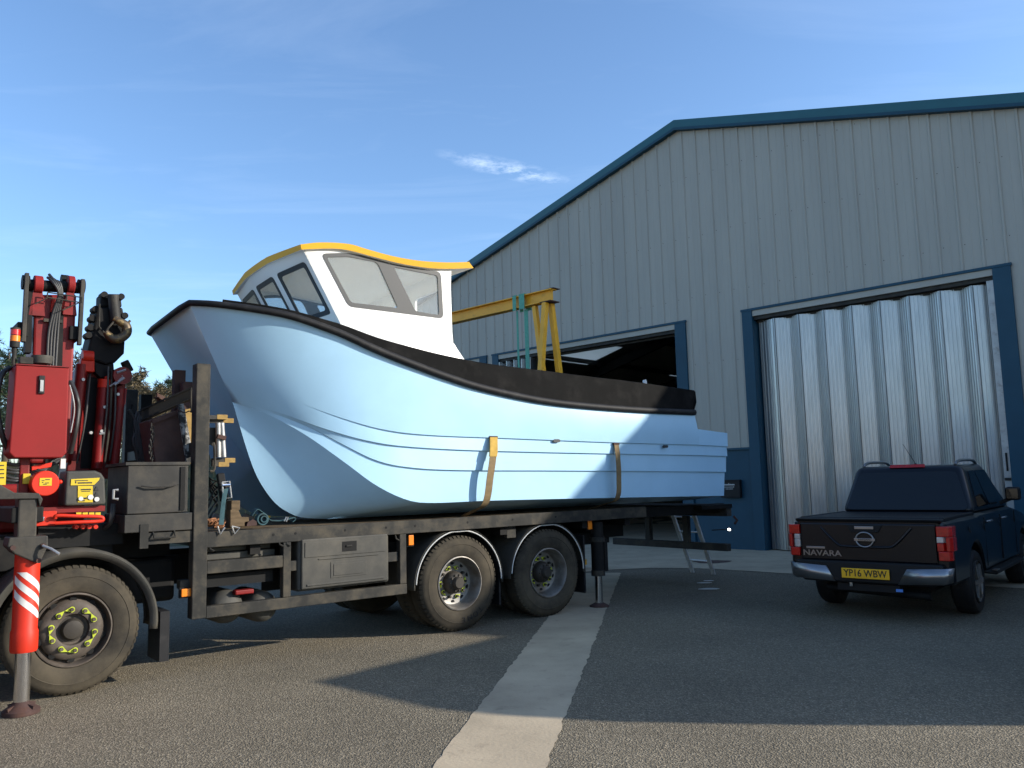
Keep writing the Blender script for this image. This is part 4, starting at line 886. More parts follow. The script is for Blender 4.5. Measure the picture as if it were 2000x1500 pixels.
# tail: overhanging deck, under-run bar, lamps
XT = Tl(1430, 990, .1).x
for y in (.25, 2.1): MB().box(XB, XT, y, y + .12, 1.10, 1.235).build('tail_beam', m_black, truck, smooth=0, bevel=.006)
MB().box(XT - .75, XT, .10, 2.4, 1.165, 1.225).build('tail_deck', m_black, truck, smooth=0)
MB().box(XT - .12, XT, .12, 2.38, 1.04, 1.16).build('tail_crossbeam', m_steel, truck, smooth=0)
MB().box(XB - .25, XB + .35, .75, 1.75, .82, 1.1).build('tail_box', m_black, truck, smooth=0)
MB().box(XT - .25, XT - .15, .05, 2.45, .52, .63).build('underrun_bar', m_steel, truck, smooth=0, bevel=.006)
for y in (.85, 1.65): MB().box(XT - .24, XT - .16, y - .05, y + .05, .632, 1.04).build('underrun_strut', m_steel, truck, smooth=0)
MB().tube([(XT - .05, .05, 1.04), (XT - .03, .0, .98), (XT - .06, .03, .92)], .02, 6).build('tow_hook', m_rust, truck)
c = Tl(1423, 1034, -.02); o = MB().cyl((c.x - .25, .1, c.z), (c.x, -.02, c.z), .008, n=6).build('outline_lamp', m_black, truck)
MB().cyl((c.x - .012, -.05, c.z), (c.x + .0, -.02, c.z), .016, n=14).build('white_lens', m_lit, o); MB().cyl((c.x + .012, -.03, c.z), (c.x + .03, -.02, c.z), .017, n=14).build('red_lens', m_clamp, o)
# cab (just outside the frame on the left)
cab = MB().prism([(-7.35, 0, .55), (-5.2, 0, .55), (-5.1, 0, 1.0), (-5.1, 0, 2.95), (-5.4, 0, 3.15), (-6.9, 0, 3.05), (-7.3, 0, 2.1), (-7.38, 0, 1.4)], (0, 2.5, 0)).build('cab', m_redf, truck, smooth=0, bevel=.06, seg=3)
MB().prism([(-7.02, .1, 2.75), (-7.02, 2.4, 2.75), (-7.30, 2.4, 1.95), (-7.30, .1, 1.95)], (-.03, 0, .012)).build('windscreen', m_cgl, cab, smooth=0)
for y, d in ((-.004, -.01), (2.504, .01)): MB().prism([(-6.8, y, 2.7), (-5.9, y, 2.75), (-5.9, y, 1.95), (-7.05, y, 1.95)], (0, d, 0)).build('door_glass', m_cgl, cab, smooth=0)

# ================================================================== LOADER CRANE behind the cab
crane = empty('loader_crane', W0, RZT); tag(crane, 'red folding loader crane mounted behind the lorry cab', 'crane')
def P(px, py, y): return Tl(px, py, y)
def pbox(px0, py0, px1, py1, y0, y1): return MB().box(*tb(px0, py0, px1, py1, y0, y1))
# base
MB().box(-4.62, -3.62, .25, 2.25, 1.03, 1.32).build('base_frame', m_black, crane, smooth=0, bevel=.01)
MB().box(-4.45, -3.75, .75, 1.75, 1.32, 1.75).build('slew_housing', m_red, crane, smooth=0, bevel=.04)
# column and boom standing upright (left stack)
yb = 0.98
tl = P(62, 560, yb); bl = P(50, 900, yb); tr_ = P(152, 560, yb); br = P(134, 900, yb)
col = MB().add([P(58, 905, yb), P(134, 905, yb), P(150, 575, yb), P(68, 575, yb)] + [p + Vector((0, .42, 0)) for p in (P(58, 905, yb), P(134, 905, yb), P(150, 575, yb), P(68, 575, yb))], [(0, 1, 2, 3), (7, 6, 5, 4), (0, 4, 5, 1), (1, 5, 6, 2), (2, 6, 7, 3), (3, 7, 4, 0)]).build('inner_boom', m_red, crane, smooth=0, bevel=.02)
MB().prism([P(88, 905, yb - .004), P(116, 905, yb - .004), P(124, 610, yb - .004), P(97, 610, yb - .004)], (0, -.012, 0)).build('boom_channel', m_black, col, smooth=0)
for (px0, px1) in ((46, 53), (155, 162)):            # link bars either side
    lo = 668 if px0 < 100 else 674
    a = P((px0 + px1) / 2 + 3, 534 if px0 < 100 else 546, yb - .06); b_ = P((px0 + px1) / 2 - 4, lo, yb - .06)
    MB().beam(a, b_, .034, .06, (0, 1, 0)).build('link_bar', m_steel, crane, smooth=0, bevel=.004)
for (c, w_) in ((P(50, 552, yb), .05), (P(158, 560, yb), .05)): MB().cyl(c + Vector((-.03, 0, 0)), c + Vector((.03, 0, 0)), .07, n=16).build('knuckle_pin', m_black, crane)
a = P(48, 556, yb); b_ = P(160, 563, yb); MB().cyl(a, b_, .055, n=18).build('knuckle_shaft', m_black, crane)
for (px, w_) in ((74, .075), (138, .06)):
    c = P(px, 556, yb - .02); MB().cyl(c + Vector((-w_ / 2, 0, 0)), c + Vector((w_ / 2, 0, 0)), .085, n=20).build('knuckle_lug', m_redf, crane, bevel=.008)
    MB().prism([c + Vector((-w_ / 2, -.02, -.06)), c + Vector((w_ / 2, -.02, -.06)), c + Vector((w_ / 2 + .03, -.02, -.3)), c + Vector((-w_ / 2 - .03, -.02, -.3))], (0, .08, 0)).build('lug_plate', m_red, crane, smooth=0)
c = P(119, 548, yb + .1); MB().cyl(c, c + Vector((.06, 0, 0)), .06, n=18).build('sheave', m_black, crane)
for (px, py) in ((43, 645), (144, 652)):
    c = P(px, py, yb); MB().box(c.x - .045, c.x + .045, yb - .05, yb + .3, c.z - .065, c.z + .07).build('link_bracket', m_black, crane, smooth=0, bevel=.008)
MB().beam(P(56, 570, yb + .02), P(53, 690, yb + .02), .05, .12, (0, 1, 0)).build('side_cylinder', m_black, crane, smooth=0)
MB().prism([P(102, 585, yb - .03), P(108, 582, yb - .03), P(103, 607, yb - .03), P(99, 609, yb - .03)], (0, .03, 0)).build('clip_plate', m_ored, crane, smooth=0)
MB().prism([P(121, 588, yb - .02), P(146, 590, yb - .02), P(141, 615, yb - .02), P(122, 612, yb - .02)], (0, .03, 0)).build('clip_plate', m_ored, crane, smooth=0)
mb = MB()                                            # wire guard
for seg_ in ([(93, 571), (160, 581)], [(92, 581), (159, 591)], [(93, 571), (92, 581)], [(160, 581), (159, 591)], [(131, 577), (130, 586)], [(92, 582), (68, 594)], [(157, 590), (122, 606)]): mb.tube([P(*seg_[0], yb - .12), P(*seg_[1], yb - .12)], .006, 6)
mb.build('wire_guard', m_rail, crane)
for off in (-1, 0, 1, 2):
    pts = smoothpts([P(96 + off * 3, 536 + abs(off) * 6, yb - .02), P(108 + off * 4, 552, yb - .08), P(117 + off * 2, 575, yb - .08), P(108 + off * 4, 610, yb - .05), P(100 + off * 6, 660, yb - .03), P(96 + off * 5, 760, yb - .03)], 6)
    MB().tube(pts, .014, 8).build('boom_hose', m_hose, crane, smooth=60)
MB().beam(P(85, 625, yb - .03), P(122, 628, yb - .03), .03, .02, (0, 1, 0)).build('hose_clamp', m_rail, crane, smooth=0)
# control cabinet (red box, near side)
yb2 = .06
cabp = [P(31, 713, yb2), P(135, 719, yb2), P(130, 884, yb2), P(121, 894, yb2), P(28, 894, yb2), P(18, 884, yb2)]
cb = MB().prism(cabp, (0, .34, 0)).build('control_cabinet', m_redf, crane, smooth=0, bevel=.01)
c = P(81, 752, yb2 - .004); MB().box(c.x - .023, c.x + .023, yb2 - .018, yb2 - .001, c.z - .075, c.z + .08).build('door_latch', m_rub, cb, smooth=0, bevel=.005); MB().box(c.x - .012, c.x + .012, yb2 - .026, yb2 - .019, c.z - .055, c.z + .04).build('latch_bar', m_silver, cb, smooth=0)
MB().prism([P(31, 712, yb2 - .006), P(136, 718, yb2 - .006), P(136, 716, yb2 - .006), P(31, 710, yb2 - .006)], (0, .35, 0)).build('lid_edge', m_red, cb, smooth=0)
c = P(82, 706, yb2 + .1); MB().lathe([(0, -.02), (.075, -.02), (.08, .01), (.085, .035), (.085, .045), (0, .05)], c, 20, axis='z').build('filler_cap', m_plast, cb)
c = P(50, 705, yb2 + .1); MB().box(c.x - .05, c.x + .05, yb2 + .05, yb2 + .16, c.z - .03, c.z + .03).build('junction_box', m_rail, cb, smooth=0, bevel=.006)
# beacon
bc = P(28, 690, yb2 + .1); bo = MB().cyl(bc + Vector((0, 0, -.1)), bc + Vector((0, 0, .05)), .018, n=10).build('beacon', m_rail, crane)
for z0_, z1_, m_, nm in ((.05, .10, m_rail, 'base'), (.10, .148, m_orange, 'amber_section'), (.155, .20, m_clamp, 'red_section'), (.20, .215, m_rail, 'cap')): MB().cyl(bc + Vector((0, 0, z0_)), bc + Vector((0, 0, z1_)), .038, n=18).build(nm, m_, bo, smooth=40)
# second stack: folded jib with hook
yj = 1.35
def slab(pts, y, th, nm, m, bv=.012): return MB().prism([P(*p, y) for p in pts], (0, th, 0)).build(nm, m, crane, smooth=0, bevel=bv)
slab([(126, 935), (215, 935), (232, 880), (246, 760), (244, 735), (226, 728), (165, 700), (150, 735), (146, 830)], yj + .1, .34, 'outer_boom', m_red)
slab([(168, 735), (190, 738), (181, 915), (157, 915)], yj + .09, .02, 'boom_groove', m_black, .002)
slab([(196, 770), (205, 770), (196, 915), (187, 915)], yj + .09, .02, 'boom_groove', m_black, .002)
a = P(160, 712, yj + .02); b_ = P(143, 900, yj + .02); MB().cyl(a, b_, .058, n=18).build('lift_cylinder', m_red, crane)
a = P(203, 752, yj); b_ = P(189, 915, yj); MB().cyl(a, b_, .052, n=18).build('jib_cylinder', m_red, crane); MB().cyl(P(205, 742, yj), P(203, 758, yj), .062, n=18).build('cylinder_gland', m_ored, crane)
a = P(236, 760, yj); b_ = P(222, 915, yj); MB().cyl(a, b_, .048, n=18).build('jib_cylinder', m_red, crane)
c = P(171, 700, yj); MB().cyl(c + Vector((-.05, 0, .02)), c + Vector((.05, 0, .02)), .06, n=16).build('boom_lug', m_ored, crane); MB().prism([c + Vector((-.06, -.03, .0)), c + Vector((.06, -.03, .0)), c + Vector((.065, -.03, -.14)), c + Vector((-.075, -.03, -.14))], (0, .12, 0)).build('lug_plate', m_ored, crane, smooth=0, bevel=.01)
c = P(236, 735, yj - .02); MB().cyl(c + Vector((0, -.08, 0)), c + Vector((0, .3, 0)), .09, n=20).build('pivot', m_red, crane)
c = P(248, 715, yj); MB().beam(c + Vector((-.03, 0, .05)), c + Vector((.03, 0, -.06)), .07, .09, (0, 1, 0)).build('work_lamp', m_black, crane, smooth=0, bevel=.012)
MB().tube([P(214, 755, yj - .08), P(240, 737, yj - .1), P(238, 733, yj - .1)], .009, 6).build('lever', m_silver, crane)
slab([(166, 704), (183, 640), (190, 600), (240, 600), (246, 640), (243, 690), (225, 708), (206, 712), (192, 706)], yj - .02, .34, 'jib_boom', m_black, .02)
slab([(196, 600), (197, 573), (236, 574), (239, 600)], yj + .02, .22, 'jib_head', m_black, .02)
MB().cyl(P(221, 577, yj - .05), P(226, 628, yj - .05), .052, n=18).build('hook_swivel', m_steel, crane)
for (px, py) in ((203, 576), (236, 580), (180, 622), (176, 640), (172, 655), (243, 617), (186, 604)):
    c = P(px, py, yj); MB().cyl(c + Vector((0, -.03, 0)), c + Vector((0, .1, 0)), .033, n=12).build('roller', m_black, crane)
mb = MB().tube([P(194, 594, yj - .05), P(193, 638, yj - .06), P(205, 652, yj - .06), P(212, 656, yj - .06)], .011, 6); mb.build('hook_guard', m_rail, crane)
hk = smoothpts([P(222, 622, yj - .11), P(233, 628, yj - .12), P(246, 636, yj - .12), P(247, 650, yj - .12), P(236, 660, yj - .12), P(222, 662, yj - .12), P(213, 656, yj - .12), P(206, 648, yj - .12)], 6)
n_ = len(hk); MB().tube(hk, [.03 + .02 * math.sin(math.pi * i / (n_ - 1)) for i in range(n_)], 10).build('hook', m_brass, crane, smooth=60)
MB().tube([P(247, 636, yj - .12), P(254, 626, yj - .12)], .013, 6).build('hook_tip', m_brass, crane)
MB().tube([P(207, 648, yj - .12), P(212, 640, yj - .12), P(224, 626, yj - .12)], .010, 6).build('hook_latch', m_steel, crane)
for k, (p, q) in enumerate((((212, 716), (196, 900)), ((218, 722), (205, 905)), ((176, 730), (150, 905)), ((226, 740), (214, 900)))):
    MB().tube(smoothpts([P(*p, yj - .05), P((p[0] + q[0]) / 2 + 4, (p[1] + q[1]) / 2, yj - .07), P(*q, yj - .03)], 5), .011, 6).build('jib_hose', m_hose if k != 1 else m_rail, crane, smooth=60)
for (px, py) in ((163, 741), (205, 795), (228, 736), (231, 770), (240, 742), (199, 842), (178, 845)):
    c = P(px, py, yj - .06); MB().cyl(c, c + Vector((0, .06, 0)), .016, n=8).build('pipe_fitting', m_silver, crane)
for (a_, b2) in (((228, 728), (246, 722)), ((224, 752), (243, 738)), ((194, 848), (204, 846))): MB().tube([P(*a_, yj - .1), P(*b2, yj - .1)], .012, 6).build('steel_pipe', m_silver, crane)
slab([(205, 735), (214, 733), (214, 750), (207, 752)], yj - .03, .05, 'red_tab', m_ored, .004)
slab([(238, 762), (248, 758), (245, 790), (237, 794)], yj + .02, .08, 'red_tab', m_ored, .006)
slab([(184, 706), (206, 713), (222, 708), (224, 735), (196, 738), (186, 728)], yj + .0, .1, 'jib_knee', m_black, .01)
# hoses at the column
for k in range(3):
    pts = smoothpts([P(134 + k * 3, 745, .3), P(148 + k * 2, 775, .2), P(151 + k * 2, 800, .2), P(146 + k * 2, 840, .2), P(134 + k * 3, 885, .3)], 6); MB().tube(pts, .018 if k == 1 else .012, 8).build('column_hose', m_hose, crane, smooth=60)
MB().tube(smoothpts([P(20, 718, .3), P(2, 735, .25), P(-6, 790, .2), P(4, 850, .2), P(24, 893, .3)], 6), .022, 8).build('column_hose', m_hose, crane, smooth=60)
MB().tube(smoothpts([P(136, 752, .12), P(143, 778, .1), P(145, 805, .1), P(138, 845, .1)], 6), .005, 6).build('grey_cable', m_silver, crane)
# parts around the cabinet foot
pbox(40, 890, 56, 965, .18, .3).build('cabinet_post', m_red, crane, smooth=0, bevel=.01)
pbox(45, 925, 47 + 12, 945, .16, .179).build('valve_cap', m_ylab, crane, smooth=0, bevel=.004)
MB().prism([P(62, 910, .2), P(102, 903, .2), P(100, 912, .2), P(62, 919, .2)], (0, .05, 0)).build('link_plate', m_ored, crane, smooth=0, bevel=.004)
for k in range(5):
    pts = smoothpts([P(8, 905 + k * 8, .22), P(30, 908 + k * 8 + (k % 2) * 3, .2), P(46, 905 + k * 9, .22)], 5); MB().tube(pts, .016, 8).build('valve_hose', m_hose, crane)
for k in range(4):
    pts = smoothpts([P(56, 905 + k * 6, .25), P(80, 918 + k * 3, .2), P(108, 905 - k * 4, .25), P(126, 890 + k * 3, .3)], 6); MB().tube(pts, .009, 6).build('thin_hose', m_hose, crane)
o = pbox(-14, 902, 11, 947, .12, .16).build('warning_panel', m_ylab, crane, smooth=0)
mb = MB()
for py in (908, 916, 924, 932): mb.box(*tb(-6, py, 8, py + 2, .117, .119))
mb.build('panel_print', m_pblk, o, smooth=0)
pbox(119, 896, 128, 915, .15, .19).build('data_plate', m_wlab, crane, smooth=0)
c = P(89, 944, .05); tk = MB().cyl(c, c + Vector((0, .35, 0)), .105, n=28).build('oil_filter', m_ored, crane, bevel=.008)
MB().box(c.x - .045, c.x + .045, .046, .049, c.z - .02, c.z + .045).build('sticker', m_ylab, tk, smooth=0)
mb = MB()
for (dx, dz, l) in ((-.03, .02, .02), (-.028, .005, .012), (-.005, .028, .035), (-.005, .0, .03), (-.02, -.01, .03)): mb.box(c.x + dx, c.x + dx + l, .0445, .0455, c.z + dz, c.z + dz + .006)
mb.build('sticker_print', m_pblk, tk, smooth=0)
MB().sphere(c + Vector((.115, .03, .01)), .018).build('filter_knob', m_ored, tk, smooth=60)
# control valve cover with stickers
vc = [P(130, 920, .04), P(186, 919, .04), P(198, 924, .04), P(205, 934, .04), P(207, 980, .04), P(205, 986, .04), P(126, 988, .04)]
vo = MB().prism(vc, (0, .3, 0)).build('valve_cover', m_plast, crane, smooth=0, bevel=.018, seg=3)
MB().prism([P(139, 936, .036), P(195, 933, .036), P(193, 938, .036), P(184, 947, .036), P(138, 948, .036)], (0, -.003, 0)).build('sticker', m_ylab, vo, smooth=0)
MB().prism([P(152, 949, .036), P(181, 949, .036), P(181, 981, .036), P(152, 981, .036)], (0, -.003, 0)).build('sticker', m_ylab, vo, smooth=0)
mb = MB()
for (x0_, y0_, x1_, y1_) in ((146, 938, 172, 939), (147, 940, 149, 944), (152, 942, 180, 944), (158, 955, 178, 957), (159, 959, 176, 960), (156, 972, 169, 975), (158, 977, 166, 979)): mb.box(*tb(x0_, y0_, x1_, y1_, .031, .0325))
for cx in (189, ):
    for cy in (954, 965): mb.prism([P(cx - 5, cy + 4, .0335), P(cx + 5, cy + 4, .0335), P(cx, cy - 5, .0335)], (0, -.002, 0))
mb.build('sticker_print', m_pblk, vo, smooth=0)
for (px, py, r) in ((177, 971, .022), (189, 975, .02), (158, 974, .018)): 
    c = P(px, py, .03); MB().cyl(c, c + Vector((0, -.006, 0)), r, n=16).build('gauge', m_wlab, vo)
# lever bank rail
pbox(70, 992, 205, 998, .10, .2).build('lever_rail', m_red, crane, smooth=0)
pbox(70, 999, 110, 1026, .04, .1).build('lever_bracket', m_ored, crane, smooth=0, bevel=.006)
MB().tube(smoothpts([P(108, 1012, .0), P(112, 1007, -.01), P(150, 1008, -.02), P(192, 1009, -.02), P(201, 1013, -.02), P(194, 1018, -.02), P(150, 1020, -.02), P(108, 1022, 0)], 5), .016, 8).build('lever_guard', m_ored, crane, smooth=60)
for k in range(4): pbox(149 + k * 12.5, 1001, 159 + k * 12.5, 1006, .015, .03).build('lever_label', m_ylab, crane, smooth=0)
for k in range(4):
    c = P(150 + k * 12.5, 1029, .05); MB().cyl(c, c + Vector((0, .1, 0)), .018, n=10).build('valve_nut', m_ored, crane)
MB().box(*tb(73, 1010, 87, 1018, .0, .06)).build('coupling', m_chrome, crane, smooth=0, bevel=.006)
for k in range(2): MB().tube(smoothpts([P(222 - k * 3, 985, .15), P(220 - k * 3, 1005, .12), P(212, 1025, .15), P(190, 1040, .3)], 5), .02, 8).build('feed_hose', m_hose, crane)
MB().tube([P(231, 957, .02), P(222, 957, .02), P(221, 974, .02), P(231, 975, .02)], .012, 6).build('hose_bracket', m_silver, crane)
pbox(75, 1030, 240, 1062, .2, .8).build('base_side', m_black, crane, smooth=0)
# outrigger leg, swung out towards the camera
og = W0 + T_ * 0; yo = -.40
MB().box(-4.50, -4.28, yo + .02, 1.0, 1.44, 1.56).build('outrigger_beam', m_black, crane, smooth=0, bevel=.01)
leg = pbox(37, 966, 71, 1052, yo, yo + .18).build('outrigger_leg', m_steel, crane, smooth=0, bevel=.012, label='near outrigger leg with red and white striped cylinder')
MB().prism([P(-20, 958, yo - .02), P(0, 946, yo - .02), P(28, 962, yo - .02), P(76, 963, yo - .02), P(84, 975, yo - .02), P(78, 990, yo - .02), P(74, 974, yo - .02), P(-20, 976, yo - .02)], (0, .06, 0)).build('top_bracket', m_steel, leg, smooth=0, bevel=.006)
MB().prism([P(18, 1050, yo - .03), P(94, 1046, yo - .03), P(94, 1066, yo - .03), P(78, 1100, yo - .03), P(68, 1099, yo - .03), P(28, 1082, yo - .03), P(14, 1068, yo - .03)], (0, .24, 0)).build('clamp_plate', m_steel, leg, smooth=0, bevel=.01)
for (px, py) in ((25, 1070), (84, 1066), (75, 1095)):
    c = P(px, py, yo - .035); MB().cyl(c, c + Vector((0, -.02, 0)), .02, n=8).build('bolt', m_rust, leg)
MB().tube([P(84, 1066, yo - .06), P(100, 1072, yo - .12), P(116, 1082, yo - .16)], .011, 8).build('lock_handle', m_silver, leg)
cx, cy = P(50, 1180, yo + .09).x, yo + .09
zA = P(50, 1084, cy).z; zB = P(48, 1272, cy).z; zC = P(44, 1376, cy).z
cyl = MB().lathe([(0, zA + .02), (.088, zA + .02), (.088, zB + .17), (.096, zB + .15), (.096, zB + .02), (.09, zB), (0, zB)], (cx, cy, 0), 28, axis='z').build('leg_cylinder', m_ored, leg, smooth=30)
# white diagonal tape wrapped on the cylinder front
zs0, zs1 = P(46, 1205, cy).z, P(50, 1116, cy).z
for k in range(3):
    mb = MB(); rows = [[], []]
    zc_ = zs1 - .045 - k * (zs1 - zs0 - .03) / 3
    for i in range(13):
        a = R_(lerp(200, 345, i / 12)); xx = cx + .0895 * math.cos(a); yy = cy + .0895 * math.sin(a); sl = .20 * (i / 12 - .5)
        rows[0].append((xx, yy, min(zs1, max(zs0, zc_ + .03 - sl)))); rows[1].append((xx, yy, min(zs1, max(zs0 - .012, zc_ - .03 - sl))))
    mb.grid(rows).build('white_stripe', m_stripe, leg, smooth=40)
MB().cyl((cx, cy, zB), (cx, cy, zC), .056, n=24).build('leg_rod', m_chrome, leg, smooth=40)
MB().cyl((cx, cy, .09), (cx, cy, zC + .005), .03, n=12).build('ball_joint', m_rust, leg)
ft = MB().lathe([(0, .105), (.05, .105), (.065, .075), (.13, .03), (.13, .0), (0, .0)], (cx, cy, .003), 26, axis='z').build('foot_pad', m_rust, leg, smooth=35)
for k in range(4): MB().beam((cx, cy, .06), (cx + .12 * math.cos(k * 1.57 + .6), cy + .12 * math.sin(k * 1.57 + .6), .035), .016, .06).build('pad_rib', m_rust, ft, smooth=0)

# ================================================================== THINGS CARRIED BETWEEN CRANE AND BOAT
def thing(nm, label, cat, group=None): return tag(empty(nm, W0, RZT), label, cat, group)
t1 = thing('steel_stake', 'black square steel stake standing upright left of the tilted brown plate', 'stake'); 
MB().box(*tb(276, 770, 294, 905, 1.7, 1.8)).build('tube', m_black, t1, smooth=0)
for i, (a, l) in enumerate((((342, 722, 359, 905, .9, 1.0), 'taller rusty brown steel stake left of the grey headboard post'), ((358, 745, 374, 905, .75, .85), 'shorter rusty brown steel stake beside the grey headboard post'))):
    o = thing('steel_stake', l, 'stake', 'rusty stakes by the headboard'); MB().box(*tb(*a)).build('tube', m_rust, o, smooth=0, bevel=.004)
t2 = thing('tilted_beam', 'long dark steel beam leaning up over the brown plate against post', 'beam')
a, b_ = P(276, 812, .55), P(384, 764, .35)
MB().beam(a, b_, .05, .09).build('web', m_black, t2, smooth=0); MB().beam(a + Vector((0, 0, .05)), b_ + Vector((0, 0, .05)), .12, .014).build('flange', m_black, t2, smooth=0); MB().beam(a + Vector((0, 0, -.05)), b_ + Vector((0, 0, -.05)), .12, .014).build('flange', m_black, t2, smooth=0)
MB().prism([P(308, 779, .5), P(313, 774, .5), P(325, 787, .5), P(318, 792, .5)], (0, .06, 0)).build('cleat', m_rust, t2, smooth=0)
t3 = thing('brown_plate', 'dark red brown steel plate box leaning under the tilted beam', 'plate')
MB().prism([P(292, 822, .30), P(352, 800, .30), P(366, 905, .30), P(304, 905, .30)], (0, .35, 0)).build('panel', m_rust, t3, smooth=0, bevel=.006)
MB().prism([P(296, 820, .29), P(349, 801, .29), P(350, 808, .29), P(297, 828, .29)], (0, -.02, 0)).build('top_edge', m_rust, t3, smooth=0)
t4 = thing('painted_board', 'narrow board with chipped white and black paint leaning beside brown plate', 'board')
MB().prism([P(347, 790, .22), P(359, 788, .22), P(379, 902, .22), P(366, 906, .22)], (0, .04, 0)).build('board', m_padw, t4, smooth=0)
t5 = thing('steel_rod', 'thin bent steel rod hooked over the tilted beam', 'rod'); MB().tube(smoothpts([P(379, 758, .2), P(374, 760, .2), P(373, 775, .2), P(374, 806, .2)], 4), .009, 6).build('rod', m_rail, t5)
t6 = thing('wire_tie', 'wire tie wrapped across the top of the chipped board', 'wire'); MB().tube(smoothpts([P(346, 799, .2), P(360, 806, .18), P(370, 803, .18), P(380, 808, .15)], 5), .006, 6).build('wire', m_rust, t6)
t7 = thing('hose_bundle', 'tangle of black hoses hanging by the black stake', 'hoses')
for k in range(6):
    x_ = 258 + k * 6; MB().tube(smoothpts([P(252 if k == 0 else 266 + k * 2, 800 + k * 3, 1.4), P(268 + rng.uniform(-6, 6), 830, 1.4), P(262 + rng.uniform(-5, 12), 862, 1.4), P(270 + k * 3, 905, 1.4)], 6), .02, 7).build('hose', m_hose, t7)
t8 = thing('angle_hook', 'small bent steel hook standing above the hoses', 'hook'); MB().tube([P(258, 790, 1.4), P(253, 808, 1.4), P(285, 808, 1.4)], .012, 6).build('hook', m_black, t8)
t9 = thing('lifting_clamp_rack', 'pair of grey struts with yellow ended cross bars beside headboard post', 'rack')
for (px0, px1) in ((426, 427), (433, 437)): MB().cyl(P(px0, 826, .45), P(px1, 893, .45), .026, n=12).build('strut', m_silver, t9)
for (p, q, y) in (((400, 815), (442, 815), .45), ((404, 822), (454, 822), .5), ((414, 899), (457, 899), .5), ((414, 907), (445, 907), .45)):
    MB().beam(P(*p, y), P(*q, y), .045, .04).build('cross_bar', m_steel, t9, smooth=0); e_ = P(*q, y); MB().beam(e_ + Vector((-.10, 0, 0)), e_ + Vector((.004, 0, 0)), .052, .046).build('bar_end', m_tend, t9, smooth=0)
MB().tube(smoothpts([P(414, 870, .4), P(418, 868, .4), P(419, 915, .4), P(410, 920, .4)], 4), .012, 6).build('loop', m_rail, t9)
MB().box(*tb(408, 835, 424, 868, .5, .6)).build('bracket', m_steel, t9, smooth=0)
MB().beam(P(424, 852, .42), P(440, 856, .42), .05, .04).build('strap_band', m_rust, t9, smooth=0)
t10 = thing('ratchet_strap', 'grey ratchet buckle with teal webbing hooked over the deck rail', 'strap')
a, b_, c = P(437, 945, .03), P(433, 985, -.01), P(429, 1032, -.04)
MB().beam(P(430, 925, .1), P(438, 978, .03), .07, .05, (0, 1, 0)).build('buckle_body', m_black, t10, smooth=0, bevel=.01)
MB().tube([P(434, 942, .0), P(448, 940, .0), P(452, 972, -.01), P(436, 974, -.01), P(434, 942, .0)], .008, 6).build('ratchet_frame', m_silver, t10); MB().cyl(P(434, 948, .0), P(449, 947, .0), .016, n=10).build('spool', m_chrome, t10)
MB().prism([P(436, 955, -.01), P(446, 954, -.01), P(440, 985, -.03), P(437, 1025, -.04), P(427, 1025, -.04), P(432, 985, -.03)], (0, .006, 0)).build('webbing', m_bstrap, t10, smooth=0)
MB().tube([P(425, 1028, -.045), P(430, 1044, -.05), P(439, 1030, -.045)], .008, 6).build('claw_hook', m_silver, t10)
t11 = thing('tie_down_hook', 'second wire claw hook caught over the deck rail beside the ratchet strap', 'hook'); MB().tube([P(453, 1028, -.045), P(458, 1043, -.05), P(468, 1031, -.045), P(453, 1028, -.045)], .008, 6).build('claw_hook', m_silver, t11)
t12 = thing('timber_chock', 'notched brown timber chocks piled on the deck front', 'chock')
MB().box(*tb(452, 978, 469, 996, .06, .2)).build('upper_block', m_wood, t12, smooth=0, bevel=.006)
MB().prism([P(450, 996, .05), P(466, 996, .05), P(472, 1010, .05), P(486, 1010, .05), P(487, 1018, .05), P(478, 1020, .05), P(478, 1028, .05), P(450, 1030, .05)], (0, .14, 0)).build('notched_block', m_wood, t12, smooth=0, bevel=.004)
MB().prism([P(482, 1028, .05), P(484, 1020, .05), P(494, 1014, .05), P(501, 1018, .05), P(502, 1026, .05)], (0, .12, 0)).build('wedge', m_rust, t12, smooth=0)
t13 = thing('rope_heap', 'small heap of rusty orange rope at the post foot', 'rope')
for k in range(9):
    c = P(417 + rng.uniform(-8, 14), 1022 + rng.uniform(-4, 6), .08 + rng.uniform(0, .1)); r = rng.uniform(.03, .06); MB().tube([c + Vector((r * math.cos(a), .4 * r * math.sin(2 * a), r * .5 * math.sin(a))) for a in [i * .55 for i in range(13)]], .009, 5).build('strand', m_lit2, t13)
t14 = thing('teal_strap_coil', 'coiled teal webbing strap lying on deck under the bow', 'strap')
def ribbon(pts, wd, nm, m, par):
    Pp = smoothpts(pts, 5); rows = [[p, p + Vector((0, wd, 0)), p + Vector((0, wd, .008)), p + Vector((0, 0, .008)), p] for p in Pp]; MB().grid(rows).build(nm, m, par, smooth=40)
ribbon([P(493, 1008, .1), P(503, 996, .1), P(512, 1000, .1), P(520, 1006, .1), P(528, 1016, .1), P(540, 1018, .1), P(556, 1017, .1), P(574, 1012, .1), P(578, 1015, .1), P(572, 1020, .1)], .07, 'loose_end', m_bstrap, t14)
c = P(514, 1014, .06); MB().lathe([(.058, 0), (.058, .07), (.046, .07), (.046, 0), (.058, 0)], c, 20).build('coil', m_bstrap, t14, smooth=40); MB().lathe([(.034, 0), (.034, .07), (.024, .07), (.024, 0), (.034, 0)], c + Vector((.01, -.004, 0)), 16).build('inner_coil', m_bstrap, t14, smooth=40)
MB().tube([P(555, 1018, .08), P(559, 1010, .08), P(563, 1010, .08), P(559, 1019, .08)], .006, 6).build('claw_hook', m_silver, t14)
t15 = thing('dark_tarpaulin', 'dark folded tarpaulin lying behind the strap coil', 'tarpaulin')
